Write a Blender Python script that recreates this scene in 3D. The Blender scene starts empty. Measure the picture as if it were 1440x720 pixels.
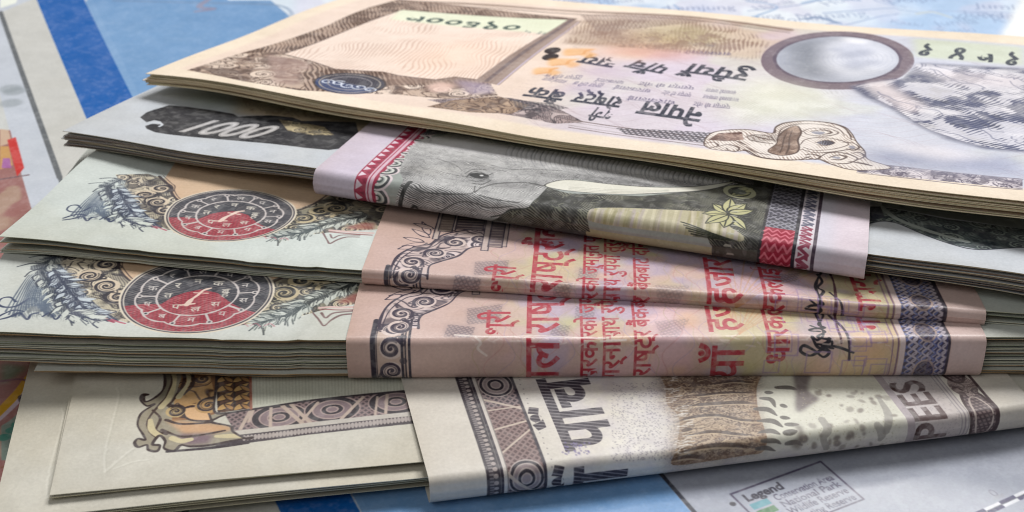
import bpy, math, random
import numpy as np
random.seed(7); RNG = np.random.default_rng(11)
SC = bpy.context.scene; COL = SC.collection
# ------------------------------------------------------------------ camera
CAM_H = 0.105; PITCH = math.radians(31.0); FPX = 1884.0
cam = bpy.data.cameras.new('camera'); cam_o = bpy.data.objects.new('camera', cam); COL.objects.link(cam_o)
cam.sensor_width = 36.0; cam.lens = 36.0 * FPX / 1440.0
cam_o.location = (0, 0, CAM_H); cam_o.rotation_euler = (math.pi / 2 - PITCH, 0, 0)
cam.clip_start = 0.005; cam.clip_end = 20
cam.dof.use_dof = True; cam.dof.focus_distance = 0.172; cam.dof.aperture_fstop = 48
SC.camera = cam_o
# ------------------------------------------------------------------ light: dim room and a window behind the money, with added glare strips and fill
w = bpy.data.worlds.new('World'); SC.world = w; w.use_nodes = True
bg = w.node_tree.nodes['Background']; bg.inputs[0].default_value = (0.98, 0.98, 0.98, 1); bg.inputs[1].default_value = 0.165
def area(name, loc, target, sx, sy, energy, color):
    l = bpy.data.lights.new(name, 'AREA'); l.shape = 'RECTANGLE'; l.size = sx; l.size_y = sy
    l.energy = energy; l.color = color
    o = bpy.data.objects.new(name, l); COL.objects.link(o); o.location = loc
    d = np.array(target, float) - np.array(loc, float)
    from mathutils import Vector
    o.rotation_euler = Vector(d).to_track_quat('-Z', 'Z').to_euler()
    return o
for k in range(2):                                             # the window: two tall panes
    area('window_pane_light', (0.10 + 0.55 * k, 1.05 - 0.12 * k, 1.25), (0.02, 0.17, 0.0), 0.40, 0.50, 13.0, (1.0, 0.985, 0.965))
for k in range(2):  # two strip lamps added to throw glare streaks on the map
    o = area('glare_strip_light', (0.47 + .03 * k, 1.16, 0.745 + .12 * k), (0.06, 0.13, 0.0), 0.40, 0.06, 1.2, (1.0, 0.99, 0.97)); o.rotation_euler.rotate_axis('Z', .22)
area('fill_light', (-0.7, -0.5, 1.1), (0.0, 0.16, 0.0), 0.9, 0.9, 4.0, (1.0, 0.98, 0.95))  # added soft fill from the front left, no lamp in view
SC.view_settings.view_transform = 'Standard'; SC.view_settings.look = 'None'
SC.view_settings.exposure = 0.0; SC.view_settings.gamma = 1.0
SC.cycles.use_denoising = True; SC.cycles.filter_width = 1.05; SC.cycles.use_adaptive_sampling = False
SC.cycles.max_bounces = 6
# ------------------------------------------------------------------ camera maths (metres <-> photo pixels of the 1440 x 720 picture)
CC = np.array([0, 0, CAM_H]); FW = np.array([0, math.cos(PITCH), -math.sin(PITCH)])
UP = np.array([0, math.sin(PITCH), math.cos(PITCH)]); RT = np.array([1., 0, 0])
def on_z(x, y, z):
    d = FW + RT * (x - 720) / FPX + UP * (360 - y) / FPX
    return CC + d * ((z - CAM_H) / d[2])
def proj(P):
    v = np.asarray(P) - CC; t = v @ FW
    return np.stack([720 + FPX * (v @ RT) / t, 360 - FPX * (v @ UP) / t], -1)

class Frame:
    """A rigid frame: U along a note's long side, V towards the back, N off the paper. Millimetres inside."""
    def __init__(s, a, za, b, zb, tilt):
        s.o = on_z(a[0], a[1], za); p = on_z(b[0], b[1], zb)
        s.U = (p - s.o) / np.linalg.norm(p - s.o)
        V = np.cross([0, 0, 1], s.U); V /= np.linalg.norm(V); N = np.cross(s.U, V)
        t = math.radians(tilt); s.V = V * math.cos(t) - N * math.sin(t); s.N = np.cross(s.U, s.V)
    def at(s, u, v, w):
        u, v, w = np.broadcast_arrays(np.asarray(u, float), np.asarray(v, float), np.asarray(w, float))
        return s.o + (u[..., None] * s.U + v[..., None] * s.V + w[..., None] * s.N) / 1000.0

def smooth(a, b, x):
    t = np.clip((np.asarray(x, float) - a) / (b - a), 0, 1); return t * t * (3 - 2 * t)

class Surf:
    """A paper surface (u, v) mm -> world; inverse by Newton from a photo pixel, so that print lands where the photo has it."""
    def __init__(s, f, fn): s.f, s.fn = f, fn
    def __call__(s, u, v): return s.fn(s.f, u, v)
    def uv(s, x, y, g=(30., 12.)):
        q, e = s.solve(x, y, g)
        if e > .5:
            for g2 in ((10., 8.), (40., 8.), (70., 8.), (40., 25.), (110., 30.), (40., -2.), (-25., 10.)):
                q2, e2 = s.solve(x, y, g2)
                if e2 < e - .05: q, e = q2, e2
                if e < .5: break
        return q
    def solve(s, x, y, g):
        q = np.array(g, float); t = np.array([x, y], float); lam = 1e-3
        err = lambda q: t - proj(s(q[0], q[1]))
        e = err(q)
        for _ in range(60):
            if abs(e).max() < 2e-3: break
            J = np.stack([err(q - np.array([.02, 0])) - e, err(q - np.array([0, .02])) - e], -1) / .02
            d = np.linalg.solve(J.T @ J + lam * np.eye(2), J.T @ e); d *= min(1, 10 / max(np.hypot(*d), 1e-9))
            e2 = err(q + d)
            if e2 @ e2 < e @ e: q, e, lam = q + d, e2, max(lam * .3, 1e-6)
            else:
                lam = max(lam, 1e-2) * 6
                if lam > 1e7: break
        return q, float(np.hypot(*e))
    def pts(s, L, g=(30., 12.)):
        out = []
        for x, y in L:
            r = s.uv(x, y, g); out.append(r)
        return np.array(out)

class PlaneFrame(Frame):
    """A wrapper's frame: lies on the plane of the bundle it goes round, lifted a little and turned in that plane."""
    def __init__(s, base, a, b, lift):
        q = base.o + base.N * lift / 1000; hit = lambda x, y: (lambda d: CC + d * (np.dot(q - CC, base.N) / np.dot(d, base.N)))(FW + RT * (x - 720) / FPX + UP * (360 - y) / FPX)
        s.o = hit(*a); p = hit(*b); s.U = (p - s.o) / np.linalg.norm(p - s.o); s.N = base.N; s.V = np.cross(s.N, s.U)
FB1 = Frame((205, 105), .0145, (1440, 287), .0205, 7)
FB2 = Frame((88, 184), .0133, (1440, 389), .0160, 7)
FD2 = PlaneFrame(FB2, (443, 241), (1212, 357), .45)
FD3 = Frame((510, 380), .0117, (1385, 437), .0117, 6)
FD4 = Frame((487, 478), .0099, (1385, 474), .0099, 3)
FB5 = Frame((70, 697), .0036, (595, 655), .0036, 0)
FD5 = PlaneFrame(FB5, (603, 676), (1440, 572), .25)

def s_top(f, u, v):                     # loose top notes: twist and a gentle wave
    u = np.asarray(u, float); v = np.asarray(v, float)
    wv = 0.35 * np.sin(u / 11.0 + v / 30 + .6) * np.exp(-v / 30) - 1.0 * np.exp(-((u - 72) / 16) ** 2) * np.exp(-v / 18)
    wv = wv + .30 * np.sin(u / 19. + v / 14.) * np.sin(v / 11. + 1.1) + .15 * np.sin(u / 7.7 - v / 9.)
    return f.at(u, v, wv + TWIST * u * v / 1e4)
def s_b2(f, u, v):
    return f.at(u, v, -0.25 * np.sin(np.asarray(u) / 13.0) * np.exp(-np.asarray(v) / 25) + .14 * np.sin(np.asarray(u) / 5.3 + np.asarray(v) / 8.) * np.exp(-np.asarray(v) / 30))
def wing(drop_l, drop_r, lim=80., sag=0.0, sag0=20.):
    def fn(f, u, v):
        u = np.asarray(u, float); v = np.asarray(v, float)
        a = np.clip(-u, 0, None) / 45; b = np.clip(u - lim, 0, None) / 45
        wv = -drop_l * a ** 1.4 - drop_r * b ** 1.4 + 0.16 * np.sin(u / 7 + v / 9) * (a + b) + .12 * np.sin(u / 4.1 - v / 6.) * smooth(0, 8, -u) + .10 * np.sin(v / 5. + u / 12.) * smooth(0, 8, -u)
        wv = wv - sag * np.clip(v - sag0, 0, None) ** 2
        for (ua, va, ub, vb, h) in ((-6.5, -1, -2.5, 9, .22), (-30, -1, -44, 14, .16), (-16, -1, -12, 6, -.14), (90, -1, 97, 14, .2), (-22, 14, -48, 20, .12)):
            L = math.hypot(ub - ua, vb - va); d = ((u - ua) * (vb - va) - (v - va) * (ub - ua)) / L; t = ((u - ua) * (ub - ua) + (v - va) * (vb - va)) / L / L
            wv = wv + h * np.exp(-np.abs(d) / .9) * smooth(-.1, .15, t) * (1 - smooth(.8, 1.2, t))
        return f.at(u, v, wv)
    return fn
def s_b5(f, u, v):
    u = np.asarray(u, float); v = np.asarray(v, float)
    return f.at(u, v, 0.12 * np.sin(u / 14 + 1) + .14 * np.sin(u / 6. + v / 8.) * np.sin(v / 7.))
TWIST = 4.0
def fit_drop(f, lim_u, px):
    best = None
    for dl in np.arange(-4, 6, .05):
        p = proj(f.at(lim_u, 0, -dl)); e = abs(p[1] - (px[1]))
        if best is None or e < best[0]: best = (e, dl)
    return best[1]
D3L = fit_drop(FD3, -52., (0, 333)); D4L = fit_drop(FD4, -45., (0, 467))
SB1 = Surf(FB1, s_top); SB2 = Surf(FB2, s_b2)
SB3 = Surf(FD3, wing(D3L, 0.6, sag=.0007, sag0=32)); SB4 = Surf(FD4, wing(D4L, 0.5, sag=.0013)); SB5 = Surf(FB5, s_b5)

def band_profile(h, r, back=34.0, under=16.0, lift=.22, bottom_in=0.0, fwd=.7):
    """Cross-section of a wrapping note: path length s (0 at the crease, + over the top, - down the front) -> (v, w)."""
    pts = [(back, lift)]
    for k in range(25): pts.append((back - (back - r) * (k + 1) / 25, lift))
    n0 = len(pts)
    for k in range(1, 9):
        a = math.pi / 2 * k / 8; pts.append((r - r * math.sin(a), lift - r + r * math.cos(a)))
    r2 = min(r * 1.4, h * .45)
    for k in range(1, 7): pts.append((0.10 * math.sin(math.pi * k / 6) * -1, lift - r - (h - r - r2) * k / 6))
    for k in range(1, 9):
        a = math.pi / 2 * k / 8; pts.append((bottom_in + r2 - r2 * math.cos(a), lift - h + r2 - r2 * math.sin(a)))
    for k in range(1, 9): pts.append((r2 + bottom_in + under * k / 8, lift - h))
    P = np.array(pts); P[:, 0] -= fwd; L = np.concatenate([[0], np.cumsum(np.linalg.norm(np.diff(P, axis=0), axis=1))])
    c = L[n0 + 3]
    return c - L, P
def BULGE(u, s):                         # the wrapper does not lie dead flat
    t = np.exp(-(s / 16.) ** 2); return .16 * np.sin(u / 6.3 + s / 9.) * smooth(-1, 3, s) * t + .10 * np.sin(u / 2.9 + 1.3) * np.exp(-(s / 2.5) ** 2) + .22 * np.sin(math.pi * np.clip(u / 80., 0, 1)) * smooth(0, 8, s)
def band_surf(f, prof, skew=0.0):
    S, P = prof
    def fn(f, u, s):
        u = np.asarray(u, float); s = np.asarray(s, float)
        v = np.interp(-s, -S, P[:, 0]); wv = np.interp(-s, -S, P[:, 1])
        v = v + np.clip(s - S.max(), 0, None) + np.clip(S.min() - s, 0, None)
        return f.at(u + skew * np.clip(v, 0, None), v, wv + BULGE(u, s))
    return Surf(f, fn)
PR2 = band_profile(4.0, 1.5); PR3 = band_profile(2.3, 0.8); PR4 = band_profile(6.1, 1.1); PR5 = band_profile(4.0, 1.2, back=34, fwd=.5)
SD2 = band_surf(FD2, PR2, -.08); SD3 = band_surf(FD3, PR3, -.06); SD4 = band_surf(FD4, PR4, .03); SD5 = band_surf(FD5, PR5, -.04)
# ------------------------------------------------------------------ a small print shop: ink laid on a sheet in millimetres
PEN = np.random.default_rng(5)
class Cv:
    def __init__(s, u0, u1, v0, v1, k, col):
        s.u0, s.v0, s.k = u0, v0, k; s.W = int((u1 - u0) * k); s.H = int((v1 - v0) * k)
        s.u1, s.v1 = u0 + s.W / k, v0 + s.H / k
        s.a = np.empty((s.H, s.W, 3), np.float32); s.a[:] = srgb(col)
    def px(s, P): return (np.asarray(P, float) - [s.u0, s.v0]) * s.k
    def box(s, q, pad=2):
        x0, y0 = np.floor(q.min(0) - pad).astype(int); x1, y1 = np.ceil(q.max(0) + pad).astype(int) + 1
        return max(x0, 0), max(y0, 0), min(x1, s.W), min(y1, s.H)
    def grid(s, b): return np.meshgrid((np.arange(b[0], b[2]) + .5) / s.k + s.u0, (np.arange(b[1], b[3]) + .5) / s.k + s.v0)
    def lay(s, b, m, col, al=1.0):
        m = (m * al)[..., None].astype(np.float32)
        A = s.a[b[1]:b[3], b[0]:b[2]]; c = srgb(col) if not isinstance(col, np.ndarray) else col
        A[:] = A * (1 - m) + c * m
    def pmask(s, P, ss=3, soft=0):
        q = s.px(P); b = s.box(q, 2 + soft * s.k * 4)
        nx, ny = b[2] - b[0], b[3] - b[1]
        if nx <= 0 or ny <= 0: return None, None
        if nx * ny > 250000: ss = 2
        X = b[0] + (np.arange(nx * ss) + .5) / ss; Y = b[1] + (np.arange(ny * ss) + .5) / ss
        x0, y0 = q[:, 0], q[:, 1]; x1, y1 = np.roll(x0, -1), np.roll(y0, -1)
        D = np.zeros((ny * ss, nx * ss + 1), np.int8)
        for a, c, d, e in zip(x0, y0, x1, y1):
            if c == e: continue
            lo, hi = (c, e) if c < e else (e, c)
            i0, i1 = np.searchsorted(Y, lo), np.searchsorted(Y, hi)
            if i1 <= i0: continue
            yy = np.arange(i0, i1); xi = np.searchsorted(X, a + (Y[yy] - c) * (d - a) / (e - c))
            D[yy, xi] += 1
        m = (np.cumsum(D, 1)[:, :-1] & 1).astype(np.float32)
        m = m.reshape(ny, ss, nx, ss).mean((1, 3))
        if soft: m = blur(m, soft * s.k)
        return b, m
    def poly(s, P, col, al=1.0, soft=0, scr=None):
        b, m = s.pmask(P, soft=soft)
        if b is None: return
        if scr is not None: m = m * scr(*s.grid(b))
        s.lay(b, m, col, al)
    def smask(s, P, wd, taper=None):
        q = s.px(P); b = s.box(q, wd * s.k / 2 + 2)
        if b[2] <= b[0] or b[3] <= b[1]: return None, None
        M = np.zeros((b[3] - b[1], b[2] - b[0]), np.float32); n = len(q) - 1
        jit = np.interp(np.arange(n), np.linspace(0, max(n, 1), max(3, n // 4)), PEN.uniform(.62, 1.25, max(3, n // 4)))
        for i in range(n):
            p0, p1 = q[i], q[i + 1]
            r = wd * s.k / 2
            if taper: r *= taper((i + .5) / n)
            r = max(r * jit[i], .28)
            x0, y0 = np.floor(np.minimum(p0, p1) - r - 1.5).astype(int); x1, y1 = np.ceil(np.maximum(p0, p1) + r + 1.5).astype(int) + 1
            x0, y0, x1, y1 = max(x0, b[0]), max(y0, b[1]), min(x1, b[2]), min(y1, b[3])
            if x1 <= x0 or y1 <= y0: continue
            X = np.arange(x0, x1) + .5; Y = (np.arange(y0, y1) + .5)[:, None]
            d = p1 - p0; l2 = d @ d + 1e-12
            t = np.clip(((X - p0[0]) * d[0] + (Y - p0[1]) * d[1]) / l2, 0, 1)
            dist = np.hypot(X - p0[0] - t * d[0], Y - p0[1] - t * d[1])
            c = np.clip(r + .5 - dist, 0, min(1, 2 * r)).astype(np.float32)
            sub = M[y0 - b[1]:y1 - b[1], x0 - b[0]:x1 - b[0]]
            np.maximum(sub, c, out=sub)
        return b, M
    def line(s, P, wd, col, al=1.0, taper=None):
        b, m = s.smask(P, wd, taper)
        if b is not None: s.lay(b, m, col, al)
    def tone(s, fn, al=1.0, b=None):
        """fn(u, v) -> (mask, colour array or colour)"""
        b = b or (0, 0, s.W, s.H); U, V = s.grid(b); m, c = fn(U, V); s.lay(b, m, c, al)
    def text(s, body, o, du, size, col, al=1.0, bold=0.0, shear=0.0, mirror=False, squeeze=1.0, worn=.32):
        """o: start of the baseline (mm), du: reading direction (mm vector), size: height of an em (mm)"""
        T = tris(body, bold, shear); 
        if T is None: return 0
        du = np.array(du, float); du /= np.linalg.norm(du); dv = np.array([-du[1], du[0]]) * (-1 if mirror else 1)
        q = np.array(o) + (T[..., :1] * du * squeeze + T[..., 1:2] * dv) * size
        qq = s.px(q.reshape(-1, 2)); b = s.box(qq); ss = 3
        if b[2] <= b[0] or b[3] <= b[1]: return T[..., 0].max() * size
        M = np.zeros(((b[3] - b[1]) * ss, (b[2] - b[0]) * ss), bool)
        for t in (qq.reshape(-1, 3, 2) - [b[0], b[1]]) * ss:
            x0, y0 = np.maximum(np.floor(t.min(0)).astype(int), 0); x1, y1 = np.ceil(t.max(0)).astype(int) + 1
            x1, y1 = min(x1, M.shape[1]), min(y1, M.shape[0])
            if x1 <= x0 or y1 <= y0: continue
            X = np.arange(x0, x1) + .5; Y = (np.arange(y0, y1) + .5)[:, None]
            e = lambda a, c: (c[0] - a[0]) * (Y - a[1]) - (c[1] - a[1]) * (X - a[0])
            A, B, C_ = e(t[0], t[1]), e(t[1], t[2]), e(t[2], t[0])
            M[y0:y1, x0:x1] |= ((A >= 0) & (B >= 0) & (C_ >= 0)) | ((A <= 0) & (B <= 0) & (C_ <= 0))
        m = M.reshape(b[3] - b[1], ss, b[2] - b[0], ss).mean((1, 3))
        U, V = s.grid(b); wear = smooth(.25, .55, vnoise(U, V, .7, int(abs(o[0] * 7)) % 50, 3)); s.lay(b, m * (1 - worn + worn * wear), col, al); return T[..., 0].max() * size
    def image(s, name, grime=.45):
        im = bpy.data.images.new(name, s.W, s.H, float_buffer=False, alpha=False)
        U, V = s.grid((0, 0, s.W, s.H)); rg = np.random.default_rng(len(name))
        g = blur(rg.random((s.H, s.W)).astype(np.float32), 1) - .5; n = vnoise(U, V, 3.0, 3, 3)[..., None] - .5
        big = vnoise(U, V, 17.0, len(name) + 2, 4)[..., None]; sp = vnoise(U, V, .9, 7, 2)[..., None]
        lum = s.a.mean(-1, keepdims=True); top = max(float(np.quantile(lum, .8)), 1e-3); ink = np.clip(1 - lum / top, 0, 1)
        s.a = s.a + (ink * (.05 * (n + .12) + .05 * smooth(.55, .7, sp) + .16 * np.abs(g)[..., None]) + .5 * g[..., None] * lum * .26 + n * lum * .13).astype(np.float32)   # uneven inking and paper grain
        dirt = np.array([.88, .83, .73], np.float32); k = grime * smooth(.42, .72, big); s.a = s.a * (1 - k + k * dirt)                                     # handling: warm grubby clouds
        m = np.minimum(np.minimum(U - s.u0, s.u1 - U), np.minimum(V - s.v0, s.v1 - V))[..., None]; k = grime * .7 * np.exp(-np.clip(m, 0, None) / (1.2 + 1.5 * big)); s.a = (s.a * (1 - k + k * np.array([.76, .70, .60]))).astype(np.float32)
        fl = smooth(.46, .5, sp) * (1 - smooth(.5, .54, sp)) * smooth(.6, .8, vnoise(U, V, 5., 9, 2)[..., None]); s.a = (s.a * (1 - .10 * grime * fl)).astype(np.float32)
        o = np.ones((s.H, s.W, 4), np.float32)
        a = np.clip(s.a, 0, 1); o[..., :3] = np.where(a <= .0031308, a * 12.92, 1.055 * np.power(np.maximum(a, 1e-6), 1 / 2.4) - .055)
        im.pixels.foreach_set(o.ravel()); im.update(); im.pack(); return im
def srgb(c):
    c = np.array(c, np.float32) / 255.; return np.where(c <= .04045, c / 12.92, ((c + .055) / 1.055) ** 2.4).astype(np.float32)
def blur(m, r):
    n = max(1, int(r)); k = np.ones(2 * n + 1) / (2 * n + 1)
    for ax in (0, 1):
        for _ in range(2):
            p = np.pad(m, [(n, n) if a == ax else (0, 0) for a in (0, 1)], mode='edge')
            c = np.cumsum(p, ax); z = np.zeros_like(np.take(c, [0], ax)); c = np.concatenate([z, c], ax)
            L = m.shape[ax]
            m = (np.take(c, range(2 * n + 1, 2 * n + 1 + L), ax) - np.take(c, range(0, L), ax)) / (2 * n + 1)
    return m.astype(np.float32)
_tc = {}
def tris(body, bold=0.0, shear=0.0):
    k = (body, bold, shear)
    if k in _tc: return _tc[k]
    c = bpy.data.curves.new('lettering', 'FONT'); c.body = body; c.offset = bold; c.shear = shear; c.resolution_u = 4
    o = bpy.data.objects.new('lettering', c); COL.objects.link(o)
    bpy.context.view_layer.update()
    m = o.to_mesh(); m.calc_loop_triangles()
    v = np.empty(len(m.vertices) * 3); m.vertices.foreach_get('co', v); v = v.reshape(-1, 3)[:, :2]
    t = np.empty(len(m.loop_triangles) * 3, np.int32); m.loop_triangles.foreach_get('vertices', t)
    r = v[t].reshape(-1, 3, 2) if len(t) else None
    o.to_mesh_clear(); bpy.data.objects.remove(o); bpy.data.curves.remove(c); _tc[k] = r
    return r
def spl(P, n=8, closed=False):
    """Catmull-Rom through the points."""
    P = np.asarray(P, float)
    Q = np.concatenate([P[-1:], P, P[:2]]) if closed else np.concatenate([2 * P[:1] - P[1:2], P, 2 * P[-1:] - P[-2:-1]])
    t = np.linspace(0, 1, n, endpoint=False)[:, None]; out = []
    for i in range(len(Q) - 3):
        a, b, c, d = Q[i:i + 4]
        out.append(.5 * (2 * b + (c - a) * t + (2 * a - 5 * b + 4 * c - d) * t ** 2 + (3 * b - a - 3 * c + d) * t ** 3))
    R = np.concatenate(out)
    return R if closed else np.concatenate([R, P[-1:]])
def spiral(c, r0, a0, turns, n=40, r1=0.0, sq=1.0):
    t = np.linspace(0, 1, n); a = a0 + turns * 2 * math.pi * t; r = r0 + (r1 - r0) * t
    return np.stack([c[0] + r * np.cos(a), c[1] + r * np.sin(a) * sq], -1)
def ell(c, ru, rv, n=72, rot=0.0):
    a = np.linspace(0, 2 * math.pi, n, endpoint=False); x, y = ru * np.cos(a), rv * np.sin(a)
    return np.stack([c[0] + x * math.cos(rot) - y * math.sin(rot), c[1] + x * math.sin(rot) + y * math.cos(rot)], -1)
def hatch(pitch, ang, duty=.5, wob=0.0, ph=0.0):
    ca, sa = math.cos(math.radians(ang)), math.sin(math.radians(ang))
    def f(U, V):
        t = (U * ca + V * sa + wob * np.sin((U * -sa + V * ca) * 1.7)) / pitch + ph
        d = np.abs(t - np.round(t)) * 2
        return np.clip((duty - d) * pitch * 12 / 2 + .5, 0, 1)
    return f
def cross(pitch, a1, a2, duty=.4):
    f, g = hatch(pitch, a1, duty), hatch(pitch, a2, duty)
    return lambda U, V: np.maximum(f(U, V), g(U, V))
def vnoise(U, V, sc, seed=0, octv=3):
    """Value noise in millimetres."""
    out = np.zeros(np.broadcast(U, V).shape); amp = 1.0; tot = 0
    for o in range(octv):
        x = U / sc + 37.1 * seed + 11.3 * o; y = V / sc + 17.7 * seed + 5.9 * o
        xi, yi = np.floor(x).astype(np.int64), np.floor(y).astype(np.int64); xf, yf = x - xi, y - yi
        xf = xf * xf * (3 - 2 * xf); yf = yf * yf * (3 - 2 * yf)
        h = lambda a, b: (((a * 374761393 + b * 668265263) ^ (a * 1274126177 + 974711)) * 1103515245 % 2147483647 & 65535) / 65535.
        r = (h(xi, yi) * (1 - xf) + h(xi + 1, yi) * xf) * (1 - yf) + (h(xi, yi + 1) * (1 - xf) + h(xi + 1, yi + 1) * xf) * yf
        out += amp * r; tot += amp; amp *= .55; sc *= .5
    return out / tot
def scroll(cv, c, r, a0, sgn, ink, wd=.25, paper=None, eye=True):
    """One curl of foliate ornament: a tapering volute with a lobed back."""
    P = spiral(c, r, a0, sgn * 1.6, 46, r * .12)
    if paper is not None: cv.poly(ell(c, r * 1.02, r * 1.02, 24), paper)
    cv.line(P, wd, ink, taper=lambda t: 1.25 - .6 * t)
    cv.line(spiral(c, r * .74, a0 + .3, sgn * 1.1, 30, r * .2), wd * .5, ink, .8)
    if eye: cv.poly(ell(c, r * .16, r * .16, 12), ink)
    for k in range(2):
        a = a0 + sgn * (.3 + .55 * k)
        p = np.array(c) + r * np.array([math.cos(a), math.sin(a)]); q = np.array(c) + r * 1.38 * np.array([math.cos(a - sgn * .35), math.sin(a - sgn * .35)])
        q2 = np.array(c) + r * 1.05 * np.array([math.cos(a - sgn * .6), math.sin(a - sgn * .6)])
        cv.line(spl([p, q, q2], 6), wd * .7, ink, .9)
def engraved(cv, P, dark, light, sc, seed=0, pitch=.34, ang=30., lo=.12, hi=.95, al=1.0, soft=0.0, gam=1.0, tone=None):
    """Line engraving: a tone field cut as a screen of swelling lines."""
    b, m = cv.pmask(P, soft=soft)
    if b is None or b[2] <= b[0] or b[3] <= b[1]: return
    U, V = cv.grid(b); wu = (vnoise(U, V, sc * 1.4, seed + 1, 2) - .5) * sc * 1.6
    n = vnoise(U + wu, V - wu, sc, seed, 3) if tone is None else tone(U, V)
    n = (smooth(.28, .72, n) if tone is None else np.clip(n, 0, 1)) ** gam; duty = lo + (hi - lo) * n
    ca, sa = math.cos(math.radians(ang)), math.sin(math.radians(ang)); t = (U * ca + V * sa + wu * .35) / pitch
    d = np.abs(t - np.round(t)) * 2; ln = np.clip((duty - d) * pitch * cv.k / 2 + .5, 0, 1)[..., None]
    cv.lay(b, m, (srgb(light) * (1 - ln) + srgb(dark) * ln).astype(np.float32), al)
def leaf(cv, a, b, wd, fill, ink, lw=.14, veins=0):
    a, b = np.array(a, float), np.array(b, float); d = b - a; n = np.array([-d[1], d[0]])
    t = np.linspace(0, 1, 11)[:, None]; pr = np.sin(math.pi * t ** .8) * wd / max(np.hypot(*d), 1e-9)
    P = np.concatenate([a + d * t + n * pr, (a + d * t - n * pr)[::-1]])
    if fill is not None: cv.poly(P, fill)
    cv.line(np.concatenate([P, P[:1]]), lw, ink)
    if veins: cv.line(np.array([a + d * .05, a + d * .9]), lw * .8, ink)
def fit_line(a, b): return np.array(b, float) - np.array(a, float)
# ------------------------------------------------------------------ print: the loose note with the mountain (lies turned away, so lettering stands on its head)
from contextlib import contextmanager
@contextmanager
def clipped(cv, P, soft=0.0, al=1.0):
    b, m = cv.pmask(P, soft=soft); keep = cv.a.copy()
    yield
    M = np.zeros((cv.H, cv.W, 1), np.float32); M[b[1]:b[3], b[0]:b[2], 0] = m * al
    cv.a = keep * (1 - M) + cv.a * M
def inside(P, q):
    P = np.asarray(P); x, y = q; a = P; b = np.roll(P, -1, 0)
    c = ((a[:, 1] > y) != (b[:, 1] > y)) & (x < (b[:, 0] - a[:, 0]) * (y - a[:, 1]) / (b[:, 1] - a[:, 1] + 1e-12) + a[:, 0])
    return c.sum() % 2 == 1
def foliage(cv, P, ink, fill, n, r0, r1, seed=0, wd=.22, eye=True, al=1.0, soft=0.0, hi=None):
    """Engraved leaf-scroll work packed into an outline: lobed contours, pale leaf backs and a few true volutes."""
    rg = np.random.default_rng(seed); P = np.asarray(P); lo, hi_ = P.min(0), P.max(0); put = []
    ss = (r0 + r1) * 1.15
    def lobes(U, V):
        wu = vnoise(U, V, ss * 1.3, seed + 1, 2) * ss * 1.8; m = vnoise(U + wu, V - wu, ss, seed, 2)
        t = m * 7.0 + .25 * np.sin(U / ss * 2); d = np.abs(t - np.round(t)) * 2
        return np.clip((.40 - d) * 3.2, 0, 1) * .95, ink
    def backs(U, V):
        wu = vnoise(U, V, ss * 1.3, seed + 1, 2) * ss * 1.8; m = vnoise(U + wu, V - wu, ss, seed, 2); return smooth(.52, .6, m) * .7, hi
    def deep(U, V):
        m = vnoise(U, V, ss * .8, seed + 5, 2); return smooth(.56, .68, m) * .75, ink
    with clipped(cv, P, soft, al):
        if fill is not None: engraved(cv, P, tuple(int(a * .55 + b_ * .45) for a, b_ in zip(ink, fill)), fill, ss * .9, seed + 3, .3, 25 + 40 * (seed % 3), .0, .75)
        b = cv.box(cv.px(P))
        if b[2] > b[0] and b[3] > b[1]:
            if hi is not None: cv.tone(backs, 1.0, b)
            cv.tone(deep, 1.0, b); cv.tone(lobes, 1.0, b)
        for _ in range(n * 30):
            if len(put) >= max(2, n // 4): break
            r = r0 + (r1 - r0) * rg.random() ** .8; c = lo + (hi_ - lo) * rg.random(2)
            if not inside(P, c) or any(np.hypot(*(c - p)) < (r + q) * 1.1 for p, q in put): continue
            put.append((c, r)); scroll(cv, c, r, rg.random() * 6.28, 1 if rg.random() > .5 else -1, ink, wd, hi, eye)
def leaves(cv, P, n, L, wd, fill, ink, seed=0, spread=.9, lw=.16):
    """A garland: pale leaves standing out of dark ground along a stem, uneven in size and set."""
    rg = np.random.default_rng(seed); S = spl(P, 12); N = len(S)
    D = np.gradient(S, axis=0); D /= np.linalg.norm(D, axis=1, keepdims=True) + 1e-9; Nn = np.stack([-D[:, 1], D[:, 0]], -1)
    w1 = L * (.35 + .45 * rg.random(N))[:, None]; w2 = L * (.35 + .45 * rg.random(N))[:, None]
    band = np.concatenate([S + Nn * w1, (S - Nn * w2)[::-1]]); engraved(cv, band, ink, tuple(int(.4 * a + .6 * b_) for a, b_ in zip(ink, fill)), .8, seed, .3, 20, .35, 1.0, .9)
    for t in np.linspace(.02, .98, n * 2):
        i = int(t * (N - 2)); th = math.atan2(D[i][1], D[i][0])
        for sg in (-1, 1):
            w_ = th + sg * (spread * (.5 + .8 * rg.random())); l = L * (.6 + .75 * rg.random()); a = S[i] + Nn[i] * sg * L * rg.uniform(.0, .3)
            d = l * np.array([math.cos(w_), math.sin(w_)]); nn = np.array([-d[1], d[0]]) / l; k = wd * rg.uniform(.55, 1.0); sh = rg.uniform(.3, .6)
            cv.poly([a, a + d * sh + nn * k * .6, a + d, a + d * (sh + .1) - nn * k * .6], fill, rg.uniform(.7, 1))
            if rg.random() > .4: cv.line([a + d * .15, a + d * .8], lw * .7, ink, .8)
            if rg.random() > .5: cv.line(spl([a, a + d * sh - nn * k * .75, a + d * 1.1], 4), lw, ink, .9)
    cv.line(S, lw * 1.3, ink, .8)

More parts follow.
